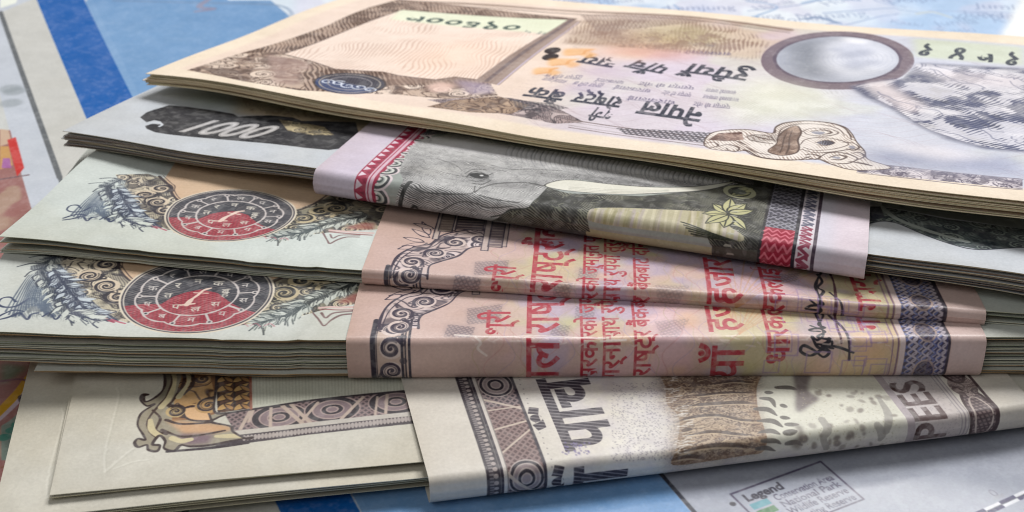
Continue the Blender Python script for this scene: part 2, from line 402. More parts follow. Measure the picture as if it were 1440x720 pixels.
def make_everest():
    cv = Cv(0, 160, 0, 76, 12, (234, 220, 202)); p = lambda *L: SB1.pts(L, (60., 25.))
    BR = (104, 84, 76); BR2 = (84, 64, 58); INK = (44, 48, 62)
    def ground(U, V):
        a = smooth(60, 76, U)[..., None]; b = smooth(86, 118, U)[..., None]; n = vnoise(U, V, 14., 3)[..., None]
        c = srgb((228, 209, 196)) * (1 - a) + srgb((212, 203, 212)) * a
        c = c * (1 - b) + srgb((203, 206, 220)) * b
        g = smooth(38, 66, V)[..., None] * a * (1 - smooth(92, 104, U)[..., None]); c = c * (1 - .75 * g) + srgb((196, 168, 142)) * .75 * g
        h = (smooth(.5, .7, n)) * a * (1 - b); c = c * (1 - .4 * h) + srgb((214, 200, 226)) * .4 * h
        h = smooth(.52, .7, vnoise(U, V, 11., 8)[..., None]) * a; c = c * (1 - .4 * h) + srgb((214, 217, 202)) * .4 * h
        m = smooth(3.5, 5.0, V) * (1 - smooth(70.5, 72, V)) * smooth(3, 5, U) * (1 - smooth(155, 157, U))
        return m, c.astype(np.float32)
    cv.tone(ground)
    # fine guilloche all over the ground
    for k in range(52):
        u = np.linspace(60, 157, 220); cv.line(np.stack([u, 6 + 1.25 * k + 1.6 * np.sin(u / 3.1 + k * .9) + .8 * np.sin(u / 1.3 + k)], -1), .12, (166, 142, 152), .38)
    window = p((398, 76), (470, 50), (565, 14), (798, 28), (672, 112), (640, 108), (612, 112), (560, 106), (538, 101), (470, 97), (438, 86))
    # brown border round the window
    lb = p((262, 99), (300, 87), (345, 73), (400, 57), (460, 36), (520, 10), (560, -1), (812, 26), (690, 118), (700, 134), (640, 140), (560, 133), (500, 131), (420, 127), (340, 114))
    cv.poly(lb, (170, 148, 134), .85)
    with clipped(cv, lb):
        cv.poly(p((380, 66), (470, 36), (560, -1), (530, -2), (430, 40), (340, 73)), (206, 190, 158), .8, soft=1.0)
        engraved(cv, lb, (88, 68, 60), (178, 156, 142), 3.0, 7, .75, 35, .2, .9, .95)
        foliage(cv, p((262, 99), (330, 76), (400, 72), (440, 86), (424, 104), (430, 126), (340, 114)), BR2, (196, 174, 158), 26, .9, 2.2, 5, .26, hi=(222, 204, 190))
        cv.poly(p((375, 76), (430, 86), (440, 95), (424, 100), (420, 120), (385, 117)), (160, 134, 126), .7, soft=.5)
        foliage(cv, p((548, 120), (600, 120), (650, 116), (692, 120), (700, 132), (640, 139), (560, 134), (505, 132)), BR2, (200, 178, 162), 22, .8, 1.7, 9, .24, hi=(234, 216, 202))
        cv.poly(p((540, 104), (575, 108), (612, 107), (640, 104), (672, 113), (690, 117), (640, 124), (590, 117), (550, 121)), (150, 126, 114), .65, soft=.6)
        cv.poly(p((600, 121), (618, 115), (640, 119), (632, 129), (608, 130)), (222, 190, 178), .8, soft=.5)
        cv.poly(p((640, 112), (690, 118), (697, 130), (660, 133)), (160, 146, 168), .7, soft=.8)
    engraved(cv, window, (206, 180, 166), (233, 215, 203), 7.0, 4, .8, 12, .0, .42); cv.line(np.concatenate([window, window[:1]]), .35, BR)
    with clipped(cv, window):
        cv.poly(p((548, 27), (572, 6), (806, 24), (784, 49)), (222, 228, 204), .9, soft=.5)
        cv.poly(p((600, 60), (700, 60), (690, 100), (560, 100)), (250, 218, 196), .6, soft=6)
        for k in range(34): cv.line(np.array([[8, 6 + 2 * k], [60, 9 + 2 * k + 2 * math.sin(k)]]), .1, (226, 200, 182), .5)
    a = p((742, 35), (584, 20)); n = cv.text('०९६००७', [-900, 0], [1, 0], 1., BR) ; cv.text('०९६००७', a[0], a[1] - a[0], 9.0, (56, 76, 72), bold=.02, squeeze=np.hypot(*(a[1] - a[0])) / n / 9.0, worn=.1)
    a = p((772, 45), (744, 43)); cv.text('प ५', a[0], a[1] - a[0], 3.4, (110, 122, 120))
    bar = p((790, 52), (802, 27), (815, 30), (700, 119), (684, 117), (672, 112))
    cv.poly(p((800, 27), (818, 30), (702, 120), (668, 113)), (150, 130, 122), .9); cv.line(p((804, 28), (684, 114)), .8, (116, 100, 100)); cv.line(p((814, 31), (700, 119)), .35, (196, 182, 200))
    # coin-like badge
    c = p((492, 117))[0]; e = p((432, 117), (548, 119), (492, 100), (492, 133)); ru = abs(e[1] - e[0])[0] / 2; rv = abs(e[2] - e[3])[1] / 2
    cv.poly(ell(c, ru, rv), (84, 78, 86)); cv.poly(ell(c, ru, rv), (40, 44, 60), .7, scr=cross(.5, 20, 110, .45))
    with clipped(cv, ell(c, ru * .97, rv * .97)):
        cv.poly(np.array(c) + [[-ru, -rv], [ru, -rv], [ru * .9, -rv * .1], [-ru, -rv * .05]], (58, 74, 116), .75, soft=.4)
        for k in range(5): cv.line(spiral(c + np.array([-3.6 + 2.0 * k, -1.3 + .4 * (k % 2)]), 1.3, k * 1.3, 1.1, 24, .3), .34, (206, 212, 226))
        cv.line(ell(c, ru * .62, rv * .62), .25, (150, 146, 150)); cv.line(ell(c, ru * .86, rv * .86), .22, (170, 160, 150))
    cv.line(np.concatenate([ell(c, ru, rv), ell(c, ru, rv)[:1]]), .3, (70, 60, 60))
    engraved(cv, p((816, 28), (960, 28), (1060, 44), (1080, 62), (1070, 84), (960, 74), (860, 64), (790, 62)), (134, 104, 84), (206, 186, 164), 4.0, 12, .8, 15, .0, .85, .75, soft=1.0)
    engraved(cv, p((1060, 108), (1130, 124), (1190, 130), (1180, 165), (1120, 168), (1040, 180), (1010, 160)), (190, 190, 168), (232, 232, 222), 5.0, 5, .5, 60, .0, .7, .6, soft=2.0)
    # front border
    foliage(cv, p((690, 136), (720, 138), (780, 150), (822, 172), (780, 174), (730, 164), (640, 150), (600, 140)), (66, 58, 66), (176, 158, 158), 18, .8, 1.6, 21, .3, hi=(206, 190, 190))
    bb = p((640, 140), (700, 135), (745, 148), (720, 160), (660, 158), (600, 150)); foliage(cv, bb, BR2, (190, 164, 142), 10, .8, 1.8, 4, .24)
    cv.poly(p((715, 139), (780, 146), (800, 152), (760, 158), (724, 150)), (48, 46, 60), .7, scr=cross(.6, 30, 100, .6))
    for dy, wd in ((0, .3), (3, .12), (8, .12), (11, .25)):
        cv.line(spl(p((800, 168 + dy), (880, 180 + dy), (960, 190 + dy), (1040, 200 + dy), (1100, 208 + dy)), 8), wd, (120, 104, 104))
    cv.poly(p((866, 180), (960, 184), (1064, 190), (1086, 205), (1000, 202), (880, 189)), (60, 58, 66), .85, scr=cross(.75, 38, 128, .5))
    for dy, wd in ((0, .3), (6, .12), (12, .12), (15, .25)):
        cv.line(spl(p((1205, 228 + dy), (1280, 236 + dy), (1360, 245 + dy), (1438, 252 + dy)), 8), wd, (120, 110, 120))
    bdr = p((1205, 229), (1300, 238), (1438, 253), (1438, 266), (1300, 252), (1205, 242)); foliage(cv, bdr, (96, 88, 104), (226, 218, 222), 40, .6, 1.1, 31, .2)
    # grotesque mask with curling horns
    MK = (84, 66, 60); z = lambda *L: p(*[(960 + x / 3., 150 + y / 3.) for x, y in L])
    body = spl(z((90, 152), (130, 108), (260, 96), (380, 112), (392, 88), (430, 68), (520, 60), (610, 66), (680, 84), (712, 112), (735, 150), (768, 188), (782, 222), (880, 258), (760, 268), (690, 262), (620, 240), (570, 222), (500, 224), (400, 222), (320, 210), (270, 184), (230, 188), (120, 178)), 5, True)
    engraved(cv, body, (146, 124, 112), (230, 222, 216), 2.6, 3, .5, 40, .0, .42); cv.line(np.concatenate([body, body[:1]]), .26, MK)
    horn = spl(z((480, 80), (430, 100), (402, 130), (396, 156), (362, 182), (372, 196), (420, 206), (476, 196), (492, 172), (486, 140), (500, 108)), 6, True)
    engraved(cv, horn, (104, 82, 72), (196, 172, 156), 1.6, 8, .38, 75, .35, .95); cv.line(np.concatenate([horn, horn[:1]]), .24, MK)
    curls = (((384, 112), (396, 84), (440, 68), (520, 60), (612, 68), (676, 86), (704, 116), (712, 140)), ((402, 124), (420, 92), (470, 76), (540, 72), (612, 80), (660, 96), (684, 122)), ((490, 112), (540, 92), (620, 94), (656, 112), (600, 124), (530, 118), (510, 104)), ((540, 104), (590, 98), (628, 108), (600, 116), (560, 114)),
        ((496, 160), (520, 138), (580, 130), (650, 138), (700, 158), (640, 178), (560, 184), (510, 172)), ((560, 152), (606, 142), (640, 152), (606, 164), (566, 160)), ((584, 152), (606, 148), (622, 154), (604, 158)), ((500, 180), (560, 194), (640, 190), (720, 178), (764, 186)), ((576, 214), (612, 196), (668, 194), (716, 206), (736, 222), (690, 240), (620, 234), (580, 220)), ((620, 214), (656, 204), (690, 212), (664, 224), (630, 222)),
        ((676, 150), (720, 154), (744, 172), (720, 184), (690, 176)), ((712, 196), (748, 194), (766, 210), (740, 224)), ((700, 230), (760, 240), (800, 250)), ((258, 180), (300, 206), (360, 220), (440, 226), (500, 222), (540, 208)), ((268, 168), (310, 192), (370, 204)), ((520, 212), (560, 222), (580, 210), (540, 200), (520, 204)),
        ((92, 156), (130, 150), (150, 164), (120, 172), (96, 166)), ((150, 168), (190, 160), (236, 172), (228, 188), (196, 186), (184, 174)), ((120, 140), (170, 136), (230, 146), (262, 160)), ((262, 130), (310, 118), (370, 128), (392, 150)), ((280, 140), (330, 150), (380, 156)), ((300, 122), (340, 134), (384, 140)), ((440, 110), (426, 140), (420, 170), (410, 196)), ((462, 100), (450, 136), (448, 172), (436, 200)))
    for k, P_ in enumerate(curls): cv.line(spl(z(*P_), 8), .24 if k % 3 else .34, MK, .95, taper=lambda t: .7 + .5 * math.sin(math.pi * t))
    engraved(cv, z((108, 140), (150, 112), (250, 106), (258, 140), (180, 146)), (92, 66, 60), (190, 164, 152), .9, 6, .4, 80, .3, 1.0); engraved(cv, spl(z((566, 152), (606, 143), (640, 153), (606, 163)), 5, True), (70, 64, 70), (140, 140, 156), 1.0, 2, .3, 10, .3, 1.0)
    for P_ in (((600, 108), (560, 104), (544, 110), (580, 118)), ((664, 213), (640, 210), (632, 216), (660, 221)), ((700, 168), (716, 164), (730, 172), (714, 178))): cv.poly(spl(z(*P_), 5, True), (132, 134, 152), .8)
    for k in range(16):
        x = 270 + 8 * k; cv.line(spl(z((x, 118), (x + 10, 136), (x + 26, 146)), 5), .16, MK, .7)
    # lettering
    for t, a, b, sz, bo in (('रुपैयाँ', (1058, 100), (968, 89), 7.2, 0.019), ('पाँच', (948, 94), (896, 84), 6.6, 0.019), ('सय', (874, 84), (826, 76), 7.0, 0.019),
                            ('नेपाल', (992, 154), (906, 142), 7.0, 0.021), ('राष्ट्र', (880, 138), (814, 130), 5.6, 0.021), ('बैंक', (800, 128), (748, 122), 6.0, 0.021), ('श्री', (868, 155), (838, 151), 5.0, 0.015)):
        q = p(a, b); n = cv.text(t, q[0], q[1] - q[0], 1e-6, INK) / 1e-6; sz *= 1.22
        cv.text(t, q[0], q[1] - q[0], sz, (40, 44, 62), bold=bo + .012, worn=.2, shear=-.15, squeeze=np.hypot(*(q[1] - q[0])) / (n * sz))
    for i, (x0, y0, x1, y1) in enumerate(((1036, 128, 994, 124), (978, 122, 900, 115), (880, 114, 840, 110), (820, 108, 770, 103), (1040, 138, 990, 133), (974, 132, 934, 127), (918, 126, 866, 120), (850, 119, 810, 114), (800, 113, 768, 108), (1028, 148, 976, 143), (952, 142, 884, 135), (1008, 62, 970, 58), (1030, 74, 910, 66))):
        q = p((x0, y0), (x1, y1)); t = ('सरकारको जमानत', 'प्राप्त यो नोट', 'धारकलाई', 'तुरुन्त दिने छ')[i % 4]; n = cv.text(t, q[0], [1, 0], 1e-6, INK) / 1e-6
        cv.text(t, q[0], q[1] - q[0], 2.6, (92, 84, 118), .95, bold=0.011, squeeze=np.hypot(*(q[1] - q[0])) / (n * 2.6))
    for (x, y) in ((769, 71), (766, 80)) : cv.poly(ell(p((x + 8, y))[0], 1.35, 2.2), (46, 34, 36))
    for (x, y, s_) in ((815, 74, 2.8), (792, 88, 2.6), (768, 100, 2.2)): 
        c = p((x, y))[0]; cv.poly(spl(np.array(c) + s_ * np.array([[-.6, -1.1], [.2, -.5], [.9, -.9], [1.2, .1], [.5, .6], [.7, 1.3], [-.3, .9], [-1.1, .3]]), 5, True), (232, 178, 116), .75, soft=.35); cv.line(spl(np.array(c) + s_ * np.array([[-.4, -.9], [.3, -.2], [.2, .5], [.5, 1.0]]), 6), .5, (214, 146, 78), .6)
    for (x, y, rx, ry, co) in ((905, 60, 70, 16, (196, 160, 128)), (850, 52, 60, 10, (152, 128, 118)), (960, 50, 70, 14, (186, 172, 130)), (880, 75, 50, 8, (232, 176, 150)), (840, 100, 30, 6, (180, 160, 196)), (815, 125, 24, 5, (150, 130, 190)), (930, 76, 60, 8, (206, 150, 136))):
        e = p((x, y), (x + rx, y), (x, y - ry)); cv.poly(ell(e[0], abs(e[1] - e[0])[0], abs(e[2] - e[0])[1]), co, .55, soft=2.2)
    foliage(cv, p((820, 45), (900, 40), (1000, 46), (1040, 60), (960, 70), (870, 66)), (140, 112, 100), None, 26, .9, 2.0, 44, .2, al=.75)
    # back border
    for dy, wd, co in ((0, 1.5, (140, 118, 106)), (4, .5, (110, 92, 86))):
        cv.line(spl(p((560, 1 + dy), (700, 8 + dy), (830, 17 + dy), (960, 23 + dy), (1040, 32 + dy), (1110, 42 + dy)), 8), wd, co, .9)
    cv.poly(p((815, 21), (870, 20), (960, 24), (1000, 30), (900, 40), (840, 44)), (126, 104, 98), .6, scr=cross(.7, 30, 120, .55))
    # grey oval
    c = p((1180, 85))[0]; e = p((1072, 85), (1284, 85), (1180, 44), (1180, 125)); ru = np.hypot(*(e[1] - e[0])) / 2; rv = np.hypot(*(e[3] - e[2])) / 2
    rot = math.atan2(*(e[1] - e[0])[::-1]); th = np.linspace(0, 2 * math.pi, 90, endpoint=False)
    O = np.array([SB1.uv(1178 + 106 * math.cos(t), 85 + 40.5 * math.sin(t), (c[0], c[1])) for t in th]); I = np.array([SB1.uv(1178 + 86 * math.cos(t), 83.5 + 32 * math.sin(t), (c[0], c[1])) for t in th])
    cv.poly(O, (132, 118, 128)); cv.poly(O, (92, 78, 90), .6, scr=hatch(.55, 60, .5)); cv.line(np.concatenate([O, O[:1]]), .5, (120, 104, 116)); cv.line(spl(I * 1.0, 2, True), 1.3, (96, 84, 100))
    cv.poly(I, (178, 182, 196))
    with clipped(cv, I):
        cv.poly(p((1100, 60), (1165, 52), (1168, 112), (1120, 108)), (118, 122, 132), .9, soft=2.6)
        cv.poly(p((1165, 60), (1200, 54), (1245, 64), (1262, 84), (1235, 104), (1185, 108), (1160, 90)), (222, 224, 234), .9, soft=2.2); cv.poly(p((1176, 66), (1190, 58), (1214, 60), (1226, 70), (1220, 80), (1226, 88), (1212, 96), (1190, 92), (1184, 80)), (196, 200, 216), .8, soft=1.2); cv.poly(p((1186, 52), (1222, 56), (1216, 62), (1190, 60)), (240, 240, 246), .8, soft=.9)
        for (x, y, r) in ((1192, 78, 1.6), (1214, 74, 1.8), (1202, 92, 2.0), (1228, 88, 1.5), (1178, 70, 1.2)): cv.poly(ell(p((x, y))[0], r, r * 1.3), (160, 166, 186), .5, soft=.9)
        for k in range(16): cv.line(ell(p((1206, 82))[0], 1.0 + .8 * k, 1.3 + 1.0 * k), .14, (150, 156, 178), .3)
    # serial on the right
    cv.poly(p((1284, 54), (1440, 66), (1440, 92), (1288, 80)), (204, 211, 190), .85, soft=.8)
    for t, x, y in (('१', 1320, 65), ('४', 1364, 69), ('७', 1402, 73), ('१', 1440, 77), ('०', 1480, 81)):
        q = p((x, y), (x - 30, y - 3)); cv.text(t, q[0], q[1] - q[0], 10.6, (48, 56, 70), bold=.03, squeeze=.5, worn=.1)
    # mountain
    ridge = p((1195, 122), (1225, 116), (1270, 110), (1290, 88), (1440, 96), (1520, 100), (1540, 200), (1440, 214), (1385, 210), (1330, 196), (1290, 176), (1250, 152), (1215, 136))
    def rock(U, V):
        wv = vnoise(U + V * .7, V * 1.3 - U * .3, 7., 5, 4); f = vnoise(U * 1.3 + V, (V - U) * .6, 2.6, 9, 3)
        t = smooth(.47, .64, wv * .7 + f * .3)[..., None]; b = smooth(.3, .44, wv * .5 + f * .5)[..., None]
        c = srgb((214, 213, 224)) * t + srgb((100, 107, 144)) * (1 - t); c = c * b + srgb((62, 66, 92)) * (1 - b)
        return np.ones_like(U), c.astype(np.float32)
    with clipped(cv, ridge, .5):
        cv.tone(rock); engraved(cv, ridge, (70, 74, 98), (232, 230, 236), 3.0, 15, .7, -35, .0, .95, .7, gam=1.3)
        cv.line(spl(p((1195, 124), (1240, 148), (1290, 178), (1335, 198), (1390, 212), (1440, 216)), 8), 2.4, (80, 84, 112), .75)
        cv.poly(p((1215, 118), (1240, 112), (1300, 150), (1280, 160)), (226, 214, 216), .8, soft=1.2); cv.poly(p((1300, 96), (1440, 108), (1440, 124), (1340, 118)), (224, 216, 222), .6, soft=1.5)
        cv.poly(p((1300, 80), (1440, 92), (1440, 100), (1330, 92), (1290, 90)), (92, 96, 120), .8, soft=.9)
        for k in range(46):
            u0, v0 = RNG.uniform(108, 150), RNG.uniform(18, 62); n = np.cumsum(RNG.normal(0, 1, (7, 2)) * [.8, .5] + [.9, -.8], 0); cv.line(spl(np.array([u0, v0]) + n, 4), .28, (84, 90, 124), .6)
    cv.poly(p((1215, 215), (1300, 205), (1440, 226), (1440, 248), (1330, 240), (1220, 228)), (150, 156, 182), .8, soft=2); cv.poly(p((1240, 200), (1330, 206), (1400, 222), (1330, 226), (1260, 212)), (236, 232, 238), .7, soft=1.5)
    cv.poly(p((1060, 110), (1150, 128), (1120, 165), (1060, 160)), (226, 226, 210), .5, soft=3)
    return cv
NOTE_EVEREST = make_everest()
# ------------------------------------------------------------------ print: blue-grey note with the black number plate
def make_plate():
    cv = Cv(0, 170, 0, 78, 11, (194, 199, 206)); p = lambda *L: SB2.pts(L, (30., 15.)); K = (54, 53, 56)
    fld = p((330, 125), (430, 140), (520, 160), (545, 200), (440, 200), (390, 166), (330, 160)); cv.poly(fld, (176, 154, 126), .95, soft=1.2)
    cv.poly(np.array([[20, 22], [150, 22], [150, 72], [20, 72]]), (172, 168, 140), .8, soft=2.5)
    cv.poly(p((250, 122), (330, 135), (350, 160), (260, 146)), (150, 164, 152), .55, soft=2)
    plate = p((197, 165), (206, 158), (217, 154), (228, 151), (238, 148), (262, 150), (300, 155), (328, 160), (335, 164), (350, 163), (380, 162), (412, 165), (424, 170), (450, 170), (500, 172), (510, 205), (462, 211), (430, 208), (380, 202), (300, 195), (237, 189), (218, 186), (206, 181), (204, 177), (214, 174), (229, 175), (226, 171), (217, 169), (206, 172))
    engraved(cv, plate, (30, 30, 36), (70, 69, 74), 1.6, 4, .42, 70, .45, 1.0)
    q = p((242, 183), (368, 196)); n = cv.text('1000', q[0], q[1] - q[0], 1e-6, K, shear=.5) / 1e-6; sq = np.hypot(*(q[1] - q[0])) / n
    for bo, co in ((.045, (30, 30, 34)), (.026, (206, 204, 204)), (.006, (116, 114, 118)), (-.008, (196, 194, 196))): cv.text('1000', q[0], q[1] - q[0], 9.4, co, bold=bo, shear=.55, squeeze=sq / 9.4)
    cv.line(spl(p((212, 173), (222, 172), (228, 175), (224, 178)), 6), .35, (206, 212, 222))
    foliage(cv, p((392, 168), (420, 172), (455, 178), (470, 190), (440, 190), (405, 184)), (60, 54, 48), (160, 146, 116), 12, .6, 1.3, 7, .25, hi=(196, 182, 148))
    foliage(cv, p((340, 138), (430, 150), (470, 165), (420, 165), (350, 158)), (110, 92, 76), None, 12, .8, 1.6, 8, .18, al=.6)
    # right wing: dark green leaf work
    rw = p((1223, 290), (1244, 291), (1330, 308), (1440, 322), (1500, 330), (1500, 352), (1440, 348), (1378, 351), (1340, 344), (1300, 330), (1262, 314), (1242, 311), (1223, 314))
    foliage(cv, rw, (36, 44, 54), (92, 104, 104), 70, .7, 1.7, 17, .3, hi=(146, 156, 150))
    cv.poly(rw, (40, 52, 56), .45, scr=hatch(.6, 30, .5, .2)); cv.line(spl(rw[5:13], 6), .3, (50, 54, 66)); cv.poly(p((1240, 290), (1330, 306), (1440, 322), (1500, 330), (1500, 285), (1240, 270)), (104, 112, 104), .8)
    cv.line(spl(p((1236, 288), (1262, 308), (1310, 326), (1360, 340)), 8), .9, (170, 178, 174), .8); cv.poly(p((1223, 291), (1238, 290), (1244, 306), (1224, 311)), (40, 42, 58), .9)
    return cv
NOTE_PLATE = make_plate()
# ------------------------------------------------------------------ print: note with the round black and red seal
def seal(cv, c, R, red):
    c = np.array(c, float); NV = (44, 46, 56); RD = (172, 44, 62); PL = (196, 188, 186)
    cv.poly(ell(c, R * 1.075, R * 1.075, 110), (214, 204, 186)); cv.poly(ell(c, R * 1.045, R * 1.045, 110), (58, 54, 64)); cv.poly(ell(c, R * 1.02, R * 1.02, 110), (196, 188, 178)); cv.poly(ell(c, R, R, 110), NV)
    with clipped(cv, ell(c, R, R, 110)):
        cv.poly(red, RD, .92); cv.poly(red, (120, 30, 44), .5, scr=hatch(.5, 10, .4))
        for k in range(64):
            a = k * math.pi / 32; cv.line(c + R * np.array([[.93 * math.cos(a), .93 * math.sin(a)], [.985 * math.cos(a), .985 * math.sin(a)]]), .14, (90, 80, 92), .5)
    engraved(cv, ell(c, R * .99, R * .99, 110), (214, 200, 196), (44, 46, 56), 1.4, 3, .42, 70, .0, .34, .22)
    a = np.linspace(0, 2 * math.pi, 361); r = R * (.80 + .055 * np.abs(np.sin(a * 5 + .4)) ** .7); cv.line(c + np.stack([r * np.cos(a), r * np.sin(a)], -1), .28, PL)
    cv.line(c + R * .565 * np.stack([np.cos(a), np.sin(a)], -1), .3, PL)
    for k in range(10):
        t = (k + .25) * math.pi / 5 - .4 / 5; cv.line(c + R * np.array([[.57 * math.cos(t), .57 * math.sin(t)], [.80 * math.cos(t), .80 * math.sin(t)]]), .3, PL); q = c + R * .80 * np.array([math.cos(t), math.sin(t)])
        cv.poly(ell(q, .42, .42, 14), PL); cv.poly(ell(q, .2, .2, 10), NV)
        t += math.pi / 10; q = c + R * .69 * np.array([math.cos(t), math.sin(t)])
        cv.text('नपलरकषबमयसद'[k], q - [.55, .5], [1, .06], 1.65, (206, 200, 196), .95, bold=0.011)
    for k in range(9):
        t = .25 + k * math.pi / 4.0 * .93 + (.2 if k > 4 else 0); q = c + R * .40 * np.array([math.cos(t), math.sin(t)])
        cv.text('बकनरतपलसहय'[k], q - [.6, .55], [1, .05], 1.8, (206, 200, 190), .95, bold=0.017)
    cv.line(spl(c + R * np.array([[-.10, -.27], [-.06, -.12], [.0, .0], [.06, .14], [.15, .2]]), 8), .6, (222, 198, 186), taper=lambda t: 1.1 - .5 * t)
    cv.line(c + R * np.array([[-.07, .07], [.14, .05]]), .3, (222, 198, 186)); cv.line(c + R * np.array([[-.18, -.28], [.0, -.24]]), .28, (222, 198, 186))
def make_seal(c, R, base, seed):
    """The same print for both bundles: c and R say where the seal falls on this note (mm)."""
    cv = Cv(-53, 122, 0, 78, 11, base); c0 = SB4.uv(278, 415, (-25., 10.)); k = R / 9.35
    p = lambda *L: (SB4.pts(L, (-25., 10.)) - c0) * k + np.array(c)
    NV = (40, 50, 74); TL = (52, 72, 82); PL = tuple(int(x * 1.03) if x < 240 else x for x in base); OCH = (186, 178, 156)
    win = p((150, 352), (158, 362), (166, 368), (168, 378), (178, 392), (194, 402), (230, 430), (330, 430), (366, 401), (392, 390), (420, 372), (440, 355), (520, 300), (480, 200), (200, 200)); cv.poly(win, (204, 176, 148))
    cv.poly(p((190, 360), (420, 360), (400, 250), (220, 250)), (214, 190, 160), .6, soft=3)
    for t in range(40): cv.line(np.array(c) + np.array([[-14, 4 + t * .9], [22, 5 + t * .9]]), .1, (170, 140, 116), .25)
    # left: leaf-scroll field between stem and window
    lf = p((66, 352), (120, 345), (152, 352), (158, 362), (166, 368), (168, 378), (178, 392), (193, 402), (186, 420), (184, 436), (196, 448), (180, 454), (150, 444), (120, 418), (98, 392), (84, 376))
    foliage(cv, lf, (46, 42, 50), OCH, 46, .7, 1.6, seed, .27, hi=(214, 202, 180))
    for (x, y, s_) in ((150, 372, 1), (126, 388, -1), (166, 418, 1), (150, 402, -1)):
        scroll(cv, p((x, y))[0], 1.7 * k, x, s_, (40, 36, 46), .42, paper=(206, 190, 168))
    cv.line(spl(p((140, 348), (156, 361), (166, 367), (168, 378), (178, 391), (196, 403)), 8), .45, (58, 48, 52)); cv.line(spl(p((146, 346), (162, 359), (171, 366), (173, 376), (183, 389), (198, 400)), 8), .2, (90, 74, 70))
    # stem of parallel lines running down to the front, turning red
    for dx, wd, co in ((0, .5, NV), (4, .28, PL), (7, .45, NV), (10, .25, (150, 158, 176)), (13, .35, NV)):
        cv.line(spl(p((70 + dx, 372), (90 + dx, 396), (112 + dx, 420), (136 + dx, 440), (152 + dx, 451)), 8), wd, co)
    cv.line(spl(p((142, 444), (152, 450), (160, 453)), 6), .35, (150, 66, 86)); cv.line(spl(p((156, 449), (168, 453), (176, 455)), 6), .28, (176, 96, 112))
    wl = p((14, 446), (34, 428), (52, 398), (66, 372), (78, 362), (98, 384), (120, 414), (150, 446), (110, 452), (60, 446)); foliage(cv, wl, (58, 66, 78), PL, 30, .6, 1.4, seed + 9, .26, hi=PL, al=.8, soft=.5)
    # plume of fine lines
    for t in np.linspace(0, 1, 17):
        x0 = 40 + 28 * t; y0 = 388 + 22 * t; x1 = 8 + 74 * t; y1 = 438 + 8 * math.sin(t * 9); cv.line(spl(p((x0 + 18, y0 - 14), (x0, y0), (x0 * .5 + x1 * .5 - 4, y0 * .5 + y1 * .5 + 4), (x1, y1)), 8), .2, (70, 84, 104), .9, taper=lambda s: .5 + 1.0 * s)
    for P_ in (((22, 424), (14, 418), (2, 420), (-2, 428), (8, 432), (24, 430), (40, 420)), ((-4, 446), (8, 440), (20, 436), (34, 438)), ((-4, 450), (12, 446), (24, 440)), ((20, 444), (28, 440), (38, 449), (44, 442), (54, 440)), ((60, 445), (70, 440), (78, 449), (86, 442))):
        cv.line(spl(p(*P_), 8), .34, (44, 56, 86))
    cv.poly(p((46, 392), (60, 396), (76, 424), (70, 440), (36, 436), (28, 424)), (120, 136, 156), .35, soft=1.5)
    # laurel leaves
    leaves(cv, p((78, 360), (58, 378), (70, 398), (86, 420), (98, 436), (112, 446)), 8, 2.1 * k, .85, PL, (38, 48, 66), seed, 1.0, .26)
    leaves(cv, p((76, 380), (92, 402), (110, 424), (132, 444)), 7, 2.0 * k, .8, (196, 206, 214), NV, seed + 1, .9, .3)
    cv.poly(p((96, 428), (124, 436), (138, 448), (110, 450)), NV, .55, soft=.4)
    leaves(cv, p((98, 440), (118, 446), (140, 451)), 5, 2.0 * k, .75, PL, NV, seed + 2, .7, .24)
    # right field
    rf = p((366, 401), (392, 390), (420, 372), (440, 355), (520, 340), (540, 420), (470, 432), (420, 445), (372, 452), (330, 458), (352, 440), (370, 424), (374, 410))
    foliage(cv, rf, (46, 44, 46), (170, 164, 140), 50, .7, 1.7, seed + 5, .28, hi=(206, 194, 166))
    for (x, y, s_) in ((425, 395, 1), (448, 388, -1), (400, 412, -1), (462, 408, 1)): scroll(cv, p((x, y))[0], 1.9 * k, x, s_, (30, 30, 30), .5, paper=(184, 170, 138))
    cv.line(spl(p((372, 401), (396, 391), (414, 376), (430, 356)), 8), .42, (70, 56, 52)); cv.poly(p((375, 408), (382, 404), (388, 410), (378, 413)), (40, 34, 40))
    leaves(cv, p((500, 396), (474, 408), (446, 420), (410, 436), (366, 452)), 12, 2.3 * k, .8, (198, 203, 194), (40, 48, 50), seed + 3, .75, .3)
    leaves(cv, p((430, 428), (400, 444), (356, 456)), 8, 2.0 * k, .7, (196, 202, 196), (56, 68, 72), seed + 4, .7, .26)
    cv.poly(p((474, 424), (500, 412), (520, 410), (520, 424), (478, 427)), (140, 72, 62), .8, soft=.3); cv.line(p((450, 433), (520, 431)), .5, (206, 180, 176)); cv.line(p((450, 436), (520, 435)), .25, (140, 90, 90))
    for P_ in (((440, 440), (450, 452), (456, 458), (466, 450), (480, 443), (500, 441)), ((452, 440), (458, 447), (470, 440), (500, 437))): cv.line(spl(p(*P_), 6), .3, (120, 96, 96))
    for x in (335, 352, 372, 190, 205, 222): cv.line(spl(p((x, 458), (x + 8, 455), (x + 14, 459)), 5), .2, (190, 110, 126), .6)
    seal(cv, c, R, p((170, 431), (204, 427), (226, 428), (244, 417), (262, 411), (283, 407), (306, 412), (322, 424), (334, 431), (348, 437), (395, 444), (395, 490), (170, 490)))
    return cv
c3 = SB3.uv(325, 302, (-25., 12.)); c4 = SB4.uv(278, 415, (-25., 10.))
NOTE_SEAL = make_seal(c3, 8.7, (198, 205, 201), 3)
NOTE_SEAL_LOW = make_seal(c4, 9.35, (198, 202, 197), 3)
